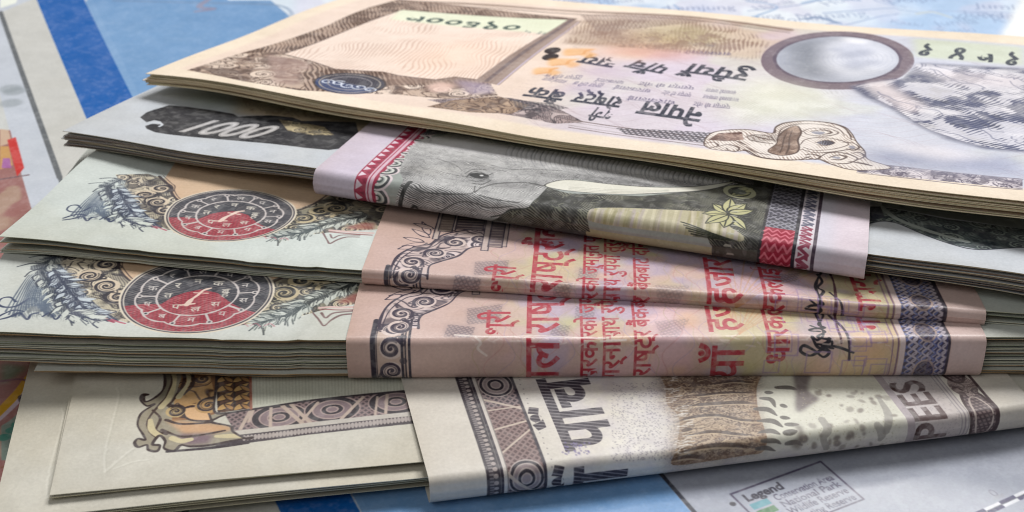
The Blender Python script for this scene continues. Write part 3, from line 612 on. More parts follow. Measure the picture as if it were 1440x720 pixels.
# ------------------------------------------------------------------ print: bone note with brown scroll frame
def make_frame():
    cv = Cv(0, 158, 0, 74, 11, (200, 197, 186)); p = lambda *L: SB5.pts(L, (20., 10.)); K = (48, 38, 44)
    cv.poly(p((355, 500), (640, 500), (640, 550), (430, 569), (355, 577)), (204, 206, 190), .8)
    for k in range(60): 
        x = 360 + 4.6 * k; cv.line(p((x, 520), (x, 566 - (x - 430) * .09)), .09, (150, 150, 130), .5)
    bar = p((318, 584), (350, 578), (430, 568), (572, 555), (700, 541), (900, 520), (900, 552), (700, 574), (577, 586), (430, 600), (332, 609)); cv.poly(bar, (66, 52, 58))
    with clipped(cv, bar):
        cv.poly(bar, (150, 128, 128), .75, scr=cross(.62, 38, 128, .42))
        for i, (x, y) in enumerate(((395, 590), (470, 580), (560, 570), (640, 560))):
            c = p((x, y))[0]; 
            for r in (3.4, 2.4, 1.4, .7): cv.poly(ell(c, r, r * .75), (44, 36, 44) if r in (3.4, 1.4) else (130, 112, 116)); cv.line(ell(c, r, r * .75), .2, (170, 150, 146))
        for L in (((384, 574), (382, 606)), ((398, 572), (428, 600)), ((355, 580), (340, 606)), ((440, 600), (412, 572)), ((482, 594), (514, 563)), ((530, 590), (534, 563)), ((360, 576), (352, 596)), ((450, 570), (425, 598)), ((545, 586), (548, 560))): cv.line(p(*L), .45, (186, 168, 156))
    cv.line(p((318, 584), (430, 568), (572, 555), (760, 535)), .35, K)
    cv.line(p((335, 611), (430, 602), (577, 588), (760, 568)), .8, (190, 184, 176))
    lo = p((340, 614), (430, 605), (578, 591), (760, 572), (760, 586), (580, 602), (430, 616), (350, 626), (300, 631)); cv.poly(lo, (58, 48, 54))
    a, b = p((345, 619), (760, 579))
    for t in np.linspace(0, 1, 84): cv.poly(ell(a + (b - a) * t, .22, .55, 12), (176, 166, 162), .9)
    # brown upright
    vs = p((300, 500), (358, 500), (357, 530), (356, 577), (309, 583), (308, 530)); cv.poly(vs, (86, 56, 40))
    with clipped(cv, vs):
        cv.line(p((334, 510), (333, 582)), .3, (40, 26, 22)); cv.line(p((309, 520), (309, 584)), .7, (44, 26, 22))
        for y in np.arange(508, 586, 13.): 
            for x in (322, 345):
                c = p((x, y))[0]; leaf(cv, c + [-1.2, -.8], c + [.9, .9], .55, (190, 152, 96), (60, 36, 26), .18); leaf(cv, c + [1.0, -1.0], c + [-.4, .5], .35, (170, 128, 80), (60, 36, 26), .15)
    cv.line(p((357, 500), (356, 578)), .3, (150, 90, 70))
    # griffin-like scroll
    INK = (52, 36, 36); G = (150, 142, 124)
    tail = spl(p((228, 500), (236, 530), (234, 548), (222, 560), (208, 566), (206, 558), (212, 556), (204, 556), (202, 564), (210, 572), (220, 570), (202, 582), (196, 598), (203, 612), (206, 620), (196, 618), (191, 624), (196, 630), (208, 627), (210, 634), (222, 636), (226, 628), (216, 626), (226, 614), (234, 622), (232, 632), (246, 636), (256, 628), (270, 630), (300, 628), (330, 622), (356, 618), (348, 620), (330, 610), (326, 602), (300, 596), (308, 590), (320, 584), (304, 580), (308, 540), (305, 500)), 6, True)
    cv.poly(tail, G); 
    with clipped(cv, tail):
        cv.poly(p((262, 500), (310, 500), (308, 584), (270, 592), (244, 594), (246, 574), (258, 550)), (134, 92, 54), .95); cv.poly(p((236, 592), (262, 594), (318, 600), (332, 606), (300, 612), (260, 612)), (196, 156, 118), .95, soft=.3)
        cv.poly(p((250, 612), (302, 612), (296, 626), (262, 628)), (110, 84, 100), .85, soft=.4); cv.poly(p((228, 520), (250, 520), (240, 560), (226, 570)), (90, 84, 70), .8, soft=.8)
        foliage(cv, p((258, 536), (300, 530), (306, 560), (302, 582), (262, 590), (246, 588), (248, 566)), (62, 34, 26), None, 12, .9, 1.9, 3, .34, hi=(206, 166, 112))
        for P_ in (((232, 500), (246, 530), (240, 556), (226, 572), (212, 590), (212, 606), (222, 616)), ((256, 508), (264, 534), (250, 560), (240, 572)), ((270, 512), (276, 540), (262, 556)), ((236, 592), (258, 598), (300, 596), (318, 594)), ((230, 606), (244, 612), (262, 616), (290, 613), (318, 608)), ((218, 578), (228, 590), (222, 606), (236, 612))):
            cv.line(spl(p(*P_), 8), .4, (60, 40, 34)); 
        for P_ in (((236, 506), (250, 532), (243, 558), (230, 574)), ((214, 592), (216, 606), (228, 616)), ((262, 512), (270, 536), (255, 560)), ((244, 618), (256, 622), (270, 620)), ((306, 616), (330, 616), (346, 618))):
            cv.line(spl(p(*P_), 8), .75, (198, 186, 150))
        leaf(cv, p((262, 576))[0], p((300, 594))[0], 1.3, (212, 172, 128), INK, .3); scroll(cv, p((296, 572))[0], 1.6, .5, 1, INK, .4, paper=(184, 146, 96)); scroll(cv, p((250, 580))[0], 1.2, 2, -1, INK, .35, paper=(190, 166, 120))
    cv.line(np.concatenate([tail, tail[:1]]), .36, INK); cv.line(spl(p((236, 637), (300, 632), (350, 626)), 6), .5, K)
    for P_ in (((148, 664), (148, 640), (152, 632)), ((148, 664), (172, 644), (188, 632)), ((160, 660), (190, 650), (210, 648)), ((150, 630), (170, 560), (168, 545))): cv.line(spl(p(*P_), 8), .3, (222, 220, 210), .4); cv.line(spl(p(*P_), 8) + [.25, -.2], .2, (184, 182, 170), .4)  # embossed lines: lit and shaded sides painted as paired pale and dark strokes
    return cv
NOTE_FRAME = make_frame()
# ------------------------------------------------------------------ print: wrapper with the elephant
def make_elephant():
    cv = Cv(0, 80, -24, 34, 13, (206, 198, 212)); p = lambda *L: SD2.pts(L, (30., 8.)); RD = (158, 40, 72)
    S0, S1 = -24, 34; col = lambda a, b: np.array([[a, S0], [b, S0], [b, S1], [a, S1]], float)
    uu = lambda x, y: SD2.uv(x, y, (20., 8.))[0]
    cv.poly(col(0, 6), (206, 196, 212)); 
    a0 = uu(499, 254); a1 = uu(517, 252); a2 = uu(526, 252); a3 = uu(532, 252); a4 = uu(548, 252)
    cv.poly(col(a0, a1), RD)
    for k, s in enumerate(np.arange(S0, S1, 2.05)):
        cv.poly([[a0 + .25, s + .1], [a0 + .25, s + 1.6], [a1 - .55, s + .85]], (222, 204, 216)); cv.poly([[a1 - .2, s + 1.1], [a1 - .2, s + 2.1], [a0 + .9, s + 1.75]], (130, 30, 60)); 
    cv.poly(col(a1, a2), (212, 180, 194)); cv.line([[a1 + .35, S0], [a1 + .35, S1]], .2, RD); cv.poly(col(a2, a3), RD); cv.poly(col(a3, a3 + .25), (222, 200, 208))
    cv.poly(col(a3 + .25, 66), (156, 162, 158)); cv.poly([[30, -24], [42, -24], [42, -2], [30, -2]], (66, 68, 64)); cv.poly([[41.5, -24], [66, -24], [66, -2], [41.5, -2]], (170, 166, 136)); cv.poly([[59, -24], [66, -24], [66, 34], [59, 34]], (74, 74, 66))
    for k, s in enumerate(np.arange(S0, S1, 3.1)):
        for r, wd, co in ((1.75, .4, (220, 206, 210)), (1.35, .5, (60, 62, 66)), (1.0, .35, (206, 208, 202)), (.5, .3, (150, 60, 84) if s > 9 else (70, 76, 74))):
            t = np.linspace(-1.7, 1.7, 20); cv.line(np.stack([a3 + .1 + r * np.cos(t) * 1.05, s + r * np.sin(t)], -1), wd, co)
    # elephant
    body = spl(p((586, 200), (640, 189), (690, 199), (740, 208), (800, 216), (880, 228), (960, 243), (1020, 254), (1050, 262), (1030, 262), (960, 262), (900, 262), (860, 260), (810, 252), (775, 258), (768, 266), (748, 284), (740, 294), (716, 296), (704, 306), (688, 306), (660, 312), (600, 300), (560, 290), (566, 256), (562, 240), (570, 222)), 4, True)
    engraved(cv, p((590, 190), (640, 160), (760, 160), (1060, 230), (1060, 260), (900, 226), (780, 210), (690, 197), (640, 187)), (84, 82, 88), (150, 146, 150), 2.2, 4, .36, 20, .3, .95)
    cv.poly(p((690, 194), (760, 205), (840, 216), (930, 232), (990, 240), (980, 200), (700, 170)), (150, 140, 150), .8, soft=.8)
    blobs = [(q[0], q[1], r1, r2, k) for q, r1, r2, k in ((p((x, y))[0], r1, r2, k) for x, y, r1, r2, k in (
        (640, 200, 6, 3.0, -.34), (720, 210, 9, 2.6, -.42), (800, 224, 8, 2.4, -.42), (880, 236, 8, 2.0, -.36), (960, 248, 7, 1.6, -.3), (600, 232, 3, 4, .10), (655, 232, 4, 2.0, .16), (672, 248, 2.2, 1.4, .30),
        (700, 258, 6, 1.2, .20), (755, 258, 3, 1.4, .22), (600, 258, 5, 2.2, -.06), (640, 276, 6, 1.1, .24), (705, 286, 5, 2.2, -.10), (600, 288, 6, 2.0, .02), (650, 296, 6, 1.6, .06), (572, 240, 1.4, 7, .32),
        (820, 252, 8, 1.0, .34), (900, 258, 9, .9, .38), (980, 259, 6, .8, .34), (745, 276, 2.2, 1.6, .18), (585, 285, 1.2, 2.4, .3)))]
    def hide(U, V):
        t = np.full(U.shape, .33)
        for x, y, r1, r2, k in blobs: t = t + k * np.exp(-((U - x) / r1) ** 2 - ((V - y) / r2) ** 2)
        wr = np.abs(2 * vnoise(U * .7 + V * .2, V * 1.5, 1.5, 6, 3) - 1); w2 = np.abs(2 * vnoise(U * 1.4, V * .8 + U * .3, 1.1, 9, 2) - 1)
        t = t + .17 * (1 - smooth(.0, .16, wr)) + .08 * (1 - smooth(0, .14, w2)) + .22 * (vnoise(U, V, .8, 3, 2) - .5) + .2 * (vnoise(U, V, 4.5, 8, 2) - .5)
        return np.clip(t, .03, .97)
    engraved(cv, body, (74, 74, 76), (214, 213, 212), 1.0, 2, .30, 68, .02, .98, tone=hide)
    with clipped(cv, body):
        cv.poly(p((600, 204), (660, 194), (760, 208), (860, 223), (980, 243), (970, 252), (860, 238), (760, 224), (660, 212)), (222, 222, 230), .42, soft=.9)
        for k in range(52):                                    # trunk rings, closer and fainter towards the tip
            x = 712 + 6.7 * k + RNG.uniform(-1.5, 1.5); y = 203 + .148 * (x - 700); h = 27 - .027 * (x - 716)
            cv.line(spl(p((x + 8, y - 3), (x + 1, y + h * .35), (x + 2, y + h * .7), (x + 8, y + h)), 5), RNG.uniform(.14, .26), (112, 114, 124), RNG.uniform(.35, .8), taper=lambda t: 1.2 - .9 * t)
            cv.line(spl(p((x + 11, y - 2), (x + 4, y + h * .3), (x + 5, y + h * .5)), 5), .26, (226, 226, 232), .6)
        for P_, wd in ((((676, 264), (700, 258), (740, 257), (768, 262)), .34), (((668, 270), (676, 264)), .3), (((575, 262), (600, 271), (640, 273), (664, 271), (668, 262)), .24), (((672, 274), (700, 281), (730, 285)), .2), (((560, 258), (566, 262), (575, 262)), .3), (((600, 236), (640, 246), (680, 252)), .14), (((700, 240), (740, 238), (790, 240)), .16), (((690, 232), (720, 238), (760, 236)), .14), (((612, 222), (640, 232), (650, 240)), .14), (((590, 280), (640, 286), (690, 292), (720, 290)), .18)):
            cv.line(spl(p(*P_), 8), wd, (62, 62, 62), .85)
    cv.line(spl(p((577, 256), (570, 264), (567, 274), (566, 281), (574, 286), (582, 290), (588, 294)), 6), .6, (40, 42, 42)); cv.line(spl(p((690, 305), (706, 302), (718, 295), (742, 293), (750, 284), (770, 264)), 6), .25, (70, 74, 70))
    c = p((674, 247))[0]; cv.poly(ell(c, 1.5, 1.0), (36, 36, 38)); cv.poly(ell(c + [.3, .2], .3, .3, 12), (206, 206, 206))
    for x0, y0, x1, y1, x2, y2 in ((656, 249, 664, 242, 676, 242), (676, 242, 686, 246, 694, 243), (660, 253, 672, 255, 688, 250), (654, 244, 666, 238, 684, 239), (664, 258, 678, 259, 690, 254)): cv.line(spl(p((x0, y0), (x1, y1), (x2, y2)), 6), .22, (52, 52, 54), .9)
    # dark ground under the tusk
    dk = p((770, 264), (800, 272), (900, 276), (980, 268), (1040, 258), (1090, 262), (1066, 352), (1000, 346), (970, 298), (900, 293), (840, 292), (826, 300), (830, 326), (690, 310), (704, 304), (718, 296), (742, 294), (750, 284)); engraved(cv, dk, (40, 40, 38), (128, 128, 114), 1.8, 11, .34, 55, .5, 1.0)
    for k in range(120):
        x = RNG.uniform(700, 1050); y = RNG.uniform(266, 322); q = p((x, y))[0]
        if inside(dk, q): cv.line([q, q + RNG.normal(0, .5, 2)], .2, (132, 134, 118), .6)
    tusk = spl(p((767, 262), (780, 255), (806, 253), (860, 259), (920, 263), (980, 262), (1034, 255), (1000, 266), (940, 271), (870, 273), (806, 269)), 6, True); cv.poly(tusk, (222, 220, 208)); cv.line(np.concatenate([tusk, tusk[:1]]), .22, (70, 70, 68))
    for k in range(3): cv.line(spl(p((800, 263 + 2 * k), (870, 267 + 2 * k), (940, 267 + k)), 6), .14, (150, 148, 136), .7)
    # pale grass and foliage
    gr = spl(p((826, 302), (836, 293), (870, 292), (920, 294), (966, 296), (1000, 300), (1028, 320), (1046, 338), (1000, 336), (900, 322), (834, 312)), 4, True); cv.poly(gr, (180, 174, 148))
    with clipped(cv, gr):
        for k in range(90):
            x = RNG.uniform(826, 1060); q = p((x, 290 + RNG.uniform(0, 10)), (x - RNG.uniform(0, 12), 345)); cv.line(q, RNG.uniform(.15, .7), [(160, 152, 108), (214, 208, 184), (170, 158, 162), (138, 134, 96)][k % 4], RNG.uniform(.25, .6))
        for k in range(7): cv.line(spl(p((958 + 3.5 * k, 312 + 4.2 * k), (996 + 3 * k, 326 + 2.6 * k), (1040 + 1.5 * k, 341 + .5 * k)), 6), .26, (40, 44, 30))
    for k, (x, y, dx, dy) in enumerate(((1024, 300, -36, 0), (1024, 300, -22, -14), (1024, 300, 4, -22), (1024, 300, 26, -14), (1024, 300, 36, -4), (1024, 302, 26, 22), (1024, 302, -6, 18), (1024, 302, -32, 12), (1040, 262, 22, 10), (1056, 268, -30, 8), (1040, 270, 20, -6))):
        q = p((x, y), (x + dx, y + dy)); leaf(cv, q[0], q[1], 1.0, (186, 184, 140), (46, 48, 38), .26, 1)
    c = p((1040, 270))[0]; cv.line(ell(c, 2.0, 2.2), .7, (180, 180, 150)); cv.poly(ell(c, 1.0, 1.0), (90, 96, 86))
    for k, s in enumerate(np.arange(-6, 30, 1.5)): cv.poly(np.array([[60.6, s], [61.7, s + .1], [61.6, s + .4], [60.8, s + .4]]) + RNG.normal(0, .25, 2), (176, 176, 164), .7)
    # right: dark and red block, zigzag lace, margin
    b0 = uu(1078, 310); b1 = uu(1120, 315); b2 = uu(1147, 318); b3 = uu(1152, 318)
    cv.poly(col(b0 - .4, b0 + .15), (34, 30, 34)); sr = SD2.uv(1100, 322, (65., 8.))[1]
    blk = np.array([[b0, sr], [b1, sr], [b1, S1], [b0, S1]]); cv.poly(blk, (66, 64, 76)); cv.poly(blk, (150, 148, 160), .8, scr=cross(.8, 40, 140, .34))
    for s in np.arange(sr + 2.4, S1, 1.6): cv.poly([[b0 + .2, s], [b1 - .4, s], [b1 - .4, s + .4], [b0 + .2, s + .5]], (40, 38, 52), .8)
    rb = np.array([[b0, S0], [b1, S0], [b1, sr], [b0, sr]]); cv.poly(rb, (150, 24, 52))
    for s in np.arange(S0, sr - .3, 1.35): 
        for u in np.arange(b0, b1, 1.15): cv.line([[u, s], [u + .55, s + .95], [u + 1.1, s]], .26, (206, 110, 126))
    cv.poly(col(b1, b1 + .5), (36, 32, 44)); cv.poly(col(b1 + .5, b2), (214, 206, 214))
    for s in np.arange(S0, S1, 1.7):
        ink = (140, 60, 84) if s < sr + 1 else (96, 96, 116); cv.line([[b1 + .9, s], [b2 - .5, s + .85], [b1 + .9, s + 1.7]], .55, ink); cv.poly([[b2 - .4, s + .0], [b2 - .4, s + .7], [b2 - 1.0, s + .35]], ink)
        cv.poly([[b1 + .8, s + .5], [b1 + .8, s + 1.2], [b1 + 1.5, s + .85]], ink)
    cv.poly(col(b2, b3), (70, 56, 72)); cv.poly(col(b3, 80), (208, 204, 216)); cv.poly(col(74.5, 80), (216, 202, 212), .8, soft=.8)
    return cv
BAND_ELEPHANT = make_elephant()
# ------------------------------------------------------------------ print: pink wrapper with red lettering
ref3 = SD3.uv(705, 397, (20., 0.)); ref4 = SD4.uv(695, 462, (20., 2.)); DS = ref4[1] - ref3[1]
def make_pink(ds, seed):
    """Drawn in the path length of the thin bundle's wrapper; ds shifts the note along for the thick one."""
    cv = Cv(0, 81, -24, 34, 13, (205, 178, 170)); o = np.array([0, ds])
    p3 = lambda *L: SD3.pts(L, (30., 8.)) + o
    p4 = lambda *L: SD4.pts(L, (30., 4.)) + np.array([0, ds - DS])
    RD = (172, 44, 62); NK = (58, 48, 66)
    def ground(U, V):
        a = vnoise(U, V, 9., seed, 3)[..., None]; b = vnoise(U, V, 6., seed + 4, 3)[..., None]; c = np.broadcast_to(srgb((205, 178, 170)), U.shape + (3,))
        for (n, s0, co, al) in ((a, .5, (196, 186, 150), .9), (1 - a, .52, (214, 180, 186), .9), (b, .55, (184, 168, 190), .8), (1 - b, .6, (224, 188, 150), .5)):
            k = smooth(s0, s0 + .18, n) * al * smooth(16, 24, U)[..., None] * (1 - smooth(68, 72, U)[..., None]); c = c * (1 - k) + srgb(co) * k
        return np.ones_like(U), c.astype(np.float32)
    cv.tone(ground)
    for k in range(44):                                        # tinted wave lines
        s = np.linspace(-24, 34, 90); cv.line(np.stack([17 + 1.25 * k + 1.1 * np.sin(s / 2.3 + k) + .6 * np.sin(s / .9 + 2 * k), s], -1), .14, [(176, 160, 120), (190, 132, 132), (164, 146, 180)][k % 3], .4)
    for k in range(26):
        x = 22 + 1.9 * k; q = np.array([x, RNG.uniform(-10, 20)]); cv.poly(ell(q, RNG.uniform(.8, 2.), RNG.uniform(.8, 2.5)), [(190, 190, 140), (170, 160, 190), (228, 178, 130)][k % 3], .4, soft=.5)
    # rays
    for k in range(9): cv.line([p4((1040, 470))[0], p4((1000 + 22 * k, 395))[0]], .2, (196, 150, 110), .5)
    # patches of grey
    for L, al in ((p3((668, 368), (716, 366), (712, 386), (666, 387)), .6), (p4((630, 456), (668, 460), (664, 475), (624, 473)), .75), (p3((815, 376), (842, 378), (838, 394), (812, 392)), .55), (p4((776, 456), (802, 458), (798, 474), (774, 472)), .55), (p4((920, 452), (970, 448), (955, 474), (930, 474)), .4), (p3((1085, 386), (1125, 384), (1120, 396), (1088, 396)), .7)):
        cv.poly(L, (128, 116, 124), al * .7, soft=.5); cv.poly(L, (84, 74, 90), al * .7, scr=cross(.5, 30, 120, .4))
    # pillar of scrolls with an arch
    cl, cr = SD4.uv(530, 520, (5., -6.))[0], SD4.uv(580, 520, (8., -6.))[0]; sk = p3((520, 372))[0][1]; base_s = -24
    pil = np.array([[cl, base_s], [cr, base_s], [cr, sk], [cl, sk]]); cv.poly(pil, (202, 180, 168)); 
    arch = np.concatenate([spl(p3((549, 388), (552, 372), (562, 358), (585, 347), (606, 344), (624, 332), (660, 324), (684, 322)), 6), spl(p3((684, 344), (660, 348), (644, 358), (620, 366), (606, 372), (602, 390)), 6)])
    cv.poly(arch, (206, 186, 182)); foliage(cv, arch, NK, None, 9, 1.0, 2.3, seed + 2, .34, hi=(222, 206, 206))
    for k, s in enumerate(np.arange(base_s, sk, 3.3)):
        c = np.array([(cl + cr) / 2, s]); scroll(cv, c, 1.45, 1.2 + k * 2.6, 1 if k % 2 else -1, NK, .42, paper=(216, 200, 194)); cv.poly(ell(c + [1.5, 1.6], .5, .5, 12), NK, .8)
    for x, wd in ((cl, .55), (cl + .45, .2), (cr, .35), (cr - .5, .2), (cr - .9, .35)): cv.line([[x, base_s], [x, sk]], wd, (46, 40, 56))
    for P_, wd in ((((549, 390), (551, 374), (562, 358), (585, 346), (606, 343), (624, 330), (660, 323), (690, 322)), .45), (((553, 390), (556, 376), (566, 362), (587, 350), (608, 347), (628, 335), (662, 327), (686, 326)), .22), (((684, 345), (660, 349), (644, 360), (618, 368), (604, 374), (601, 392)), .35)): cv.line(spl(p3(*P_), 8), wd, NK)
    for k, (x, y) in enumerate(((690, 336), (640, 341), (612, 356), (580, 368), (576, 386))): scroll(cv, p3((x if x < 690 else 676, y))[0], 1.5, k * 1.9, 1 if k % 2 else -1, NK, .42, paper=(216, 198, 192))
    for (x, y, dx, dy) in ((596, 340, -28, -6), (604, 334, -24, -12), (600, 342, -34, 4), (582, 346, -22, 4), (604, 330, -10, -18), (610, 322, -28, -8)):
        q = p3((x, y), (x + dx * .5, y + dy * .2), (x + dx, y + dy)); cv.line(spl(q, 6), .3, NK); leaf(cv, q[0], q[2], .55, (212, 186, 180), NK, .18)
    for (xa, xb, y1, co) in ((608, 616, 336, (196, 180, 174)), (616, 636, 325, (138, 122, 116)), (636, 640, 324, (206, 190, 182)), (640, 680, 322, (92, 78, 84)), (676, 686, 352, (196, 178, 172)), (686, 706, 347, (120, 104, 108)), (706, 712, 347, (186, 166, 160))):
        x0, s0 = SD3.uv(xa, y1, (10., 12.)); x1, _ = SD3.uv(xb, y1, (10., 12.)); s0 += ds; P_ = np.array([[x0, s0], [x1, s0], [x1, 34], [x0, 34]]); cv.poly(P_, co); cv.line(np.concatenate([P_, P_[:1]]), .18, NK)
        if co[0] < 140:
            for s in np.arange(s0 + .3, 34, .9): cv.line([[x0 + .3, s], [x1 - .3, s + .1]], .22, (190, 172, 160), .7)
    # lettering: reads towards the back
    def col_text(t, q, sz, bo=.06, colr=RD): cv.text(t, q, [0, 1], sz, colr, bold=bo)
    c1 = SD4.uv(787, 500, (27., -2.))[0] - .15; st = p4((760, 470))[0][1]
    w1 = tris('नेपाल ', .06)[..., 0].max() if False else None
    col_text('राष्ट्र', [c1, st + .2], 6.3, .016); n = cv.text('नेपाल', [0, -90], [0, 1], 6.3, RD, bold=.016); col_text('नेपाल', [c1, st - n - .9], 6.3, .016)
    col_text('बैंक', [c1, p3((760, 350))[0][1] + .3], 6.4, 0.027)
    col_text('श्री', [SD4.uv(716, 462, (20., 2.))[0], ref3[1] + ds - 1.7], 4.6, 0.019)
    for (x, y, t, sz) in ((836, 530, 'सरकारको जमानत प्राप्त', 3.2), (868, 530, 'गर्नासाथ रुपैयाँ तुरुन्त', 3.3), (912, 528, 'राष्ट्र बैंकबाट दिने छ', 3.3)):
        q = p4((x, y))[0]; col_text(t, [SD4.uv(x, 470, (36., 1.))[0] + .3, q[1]], sz, 0.019)
    c5 = SD4.uv(1046, 500, (50., -3.))[0]; q = p4((1020, 535))[0]; n = cv.text('रुपै', [0, -90], [0, 1], 7.0, RD, bold=0.030); n = cv.text('रुपैयाँ', [0, -90], [0, 1], 6.6, RD); s5 = p4((1020, 477))[0][1]; col_text('रुपैयाँ', [c5, s5 - n], 6.3, .018); n = cv.text('हजार', [0, -90], [0, 1], 6.0, RD); col_text('हजार', [c5 - .6, p4((1010, 466))[0][1]], 5.8, .018); col_text('एक', [c5 - .6, p4((1010, 466))[0][1] + n + 1.6], 5.8, .018)
    col_text('धारकलाई तुरुन्त', [SD4.uv(1110, 480, (56., 0.))[0], p4((1090, 512))[0][1]], 4.2, 0.023)
    col_text('गभर्नर', [SD3.uv(1236, 420, (66., 3.))[0], p3((1225, 437))[0][1]], 4.4, 0.027)
    # signature
    SG = (40, 36, 44)
    cv.line(spl(p4((1170, 380), (1164, 394), (1158, 404), (1150, 418), (1146, 436), (1152, 452), (1158, 470), (1150, 478), (1142, 474), (1150, 488), (1166, 494), (1158, 502), (1144, 492), (1130, 486), (1126, 494), (1140, 500), (1158, 490), (1170, 484), (1166, 476), (1162, 490)), 10), .4, SG)
    cv.line(spl(p4((1140, 458), (1160, 466), (1150, 474), (1168, 478), (1156, 486), (1172, 490)), 10), .34, SG)
    cv.line(spl(p3((1150, 386), (1156, 396), (1150, 404), (1158, 410), (1151, 420), (1157, 428), (1140, 430), (1134, 434), (1148, 436)), 10), .4, SG)
    cv.line(spl(p3((1160, 372), (1172, 396), (1176, 424), (1172, 440)), 10), .4, (84, 46, 60)); cv.line(spl(p4((1166, 444), (1186, 462), (1194, 480), (1194, 506)), 10), .42, (60, 46, 60)); cv.line(spl(p4((1150, 484), (1178, 488), (1200, 496)), 10), .34, SG)
    # small script squares
    for k in range(22):
        q = np.array([RNG.uniform(53, 67), RNG.uniform(-8, 3) + ds]); r = RNG.uniform(.7, 1.6); cv.line(q + np.array([[-r, -r], [r, -r], [r, r], [-r, r], [-r, -r]]), .2, (150, 122, 172), .5)
    # right: guilloche block
    g0, g1 = SD4.uv(1272, 500, (70., -4.))[0], SD4.uv(1333, 500, (75., -4.))[0]
    cv.line([[g0 - .9, -24], [g0 - .9, 34]], .3, (130, 104, 120)); cv.line([[g0 - 1.6, -24], [g0 - 1.6, 34]], .22, (150, 124, 134)); cv.poly([[g0 - .7, -24], [g0, -24], [g0, 34], [g0 - .7, 34]], (216, 198, 196))
    blk = np.array([[g0, -24], [g1, -24], [g1, 34], [g0, 34]]); cv.poly(blk, (82, 74, 90))
    s = np.linspace(-24, 34, 700)
    with clipped(cv, blk):
        for k in range(9):
            for ph in (0, math.pi): cv.line(np.stack([g0 + (k + .5) * (g1 - g0) / 9 + .55 * np.sin(s * 3.2 + ph + k * 1.0), s], -1), .22, (188, 178, 188) if k % 3 else (110, 120, 170), .9)
        for t in np.arange(-24, 34, 6.4): cv.poly(ell([(g0 + g1) / 2, t], 1.3, 1.9), (64, 50, 60), .7); cv.line(ell([(g0 + g1) / 2, t], 1.3, 1.9), .25, (176, 156, 150))
        for k in range(4): cv.poly(np.array([[g0 + 3 + k * .7, -24], [g0 + 3.3 + k * .7, -24], [g0 + 3.3 + k * .7, -2], [g0 + 3 + k * .7, -2]]) + o, (30, 40, 110), .35)
    cv.line([[g1, -24], [g1, 34]], .4, (60, 52, 66))
    cv.poly([[g1 + .3, -24], [82, -24], [82, 34], [g1 + .3, 34]], (210, 188, 184), .9)
    # creases and scuffs that show the paper
    for P_ in ((p4((668, 474), (676, 482), (672, 490), (684, 500))), (p4((640, 471), (700, 474), (760, 472), (850, 476))), p4((845, 480), (880, 478))): cv.line(spl(P_, 6), .3, (232, 220, 214), .75)
    for k in range(60): q = np.array([RNG.uniform(15, 70), RNG.uniform(-.8, .8)]) ; cv.line([q, q + [RNG.uniform(.2, 1.2), RNG.normal() * .2]], .22, (232, 216, 210), .45 if abs(ds - DS) < .1 else .25)
    return cv
BAND_PINK_A = make_pink(0.0, 2); BAND_PINK_B = make_pink(DS, 6)
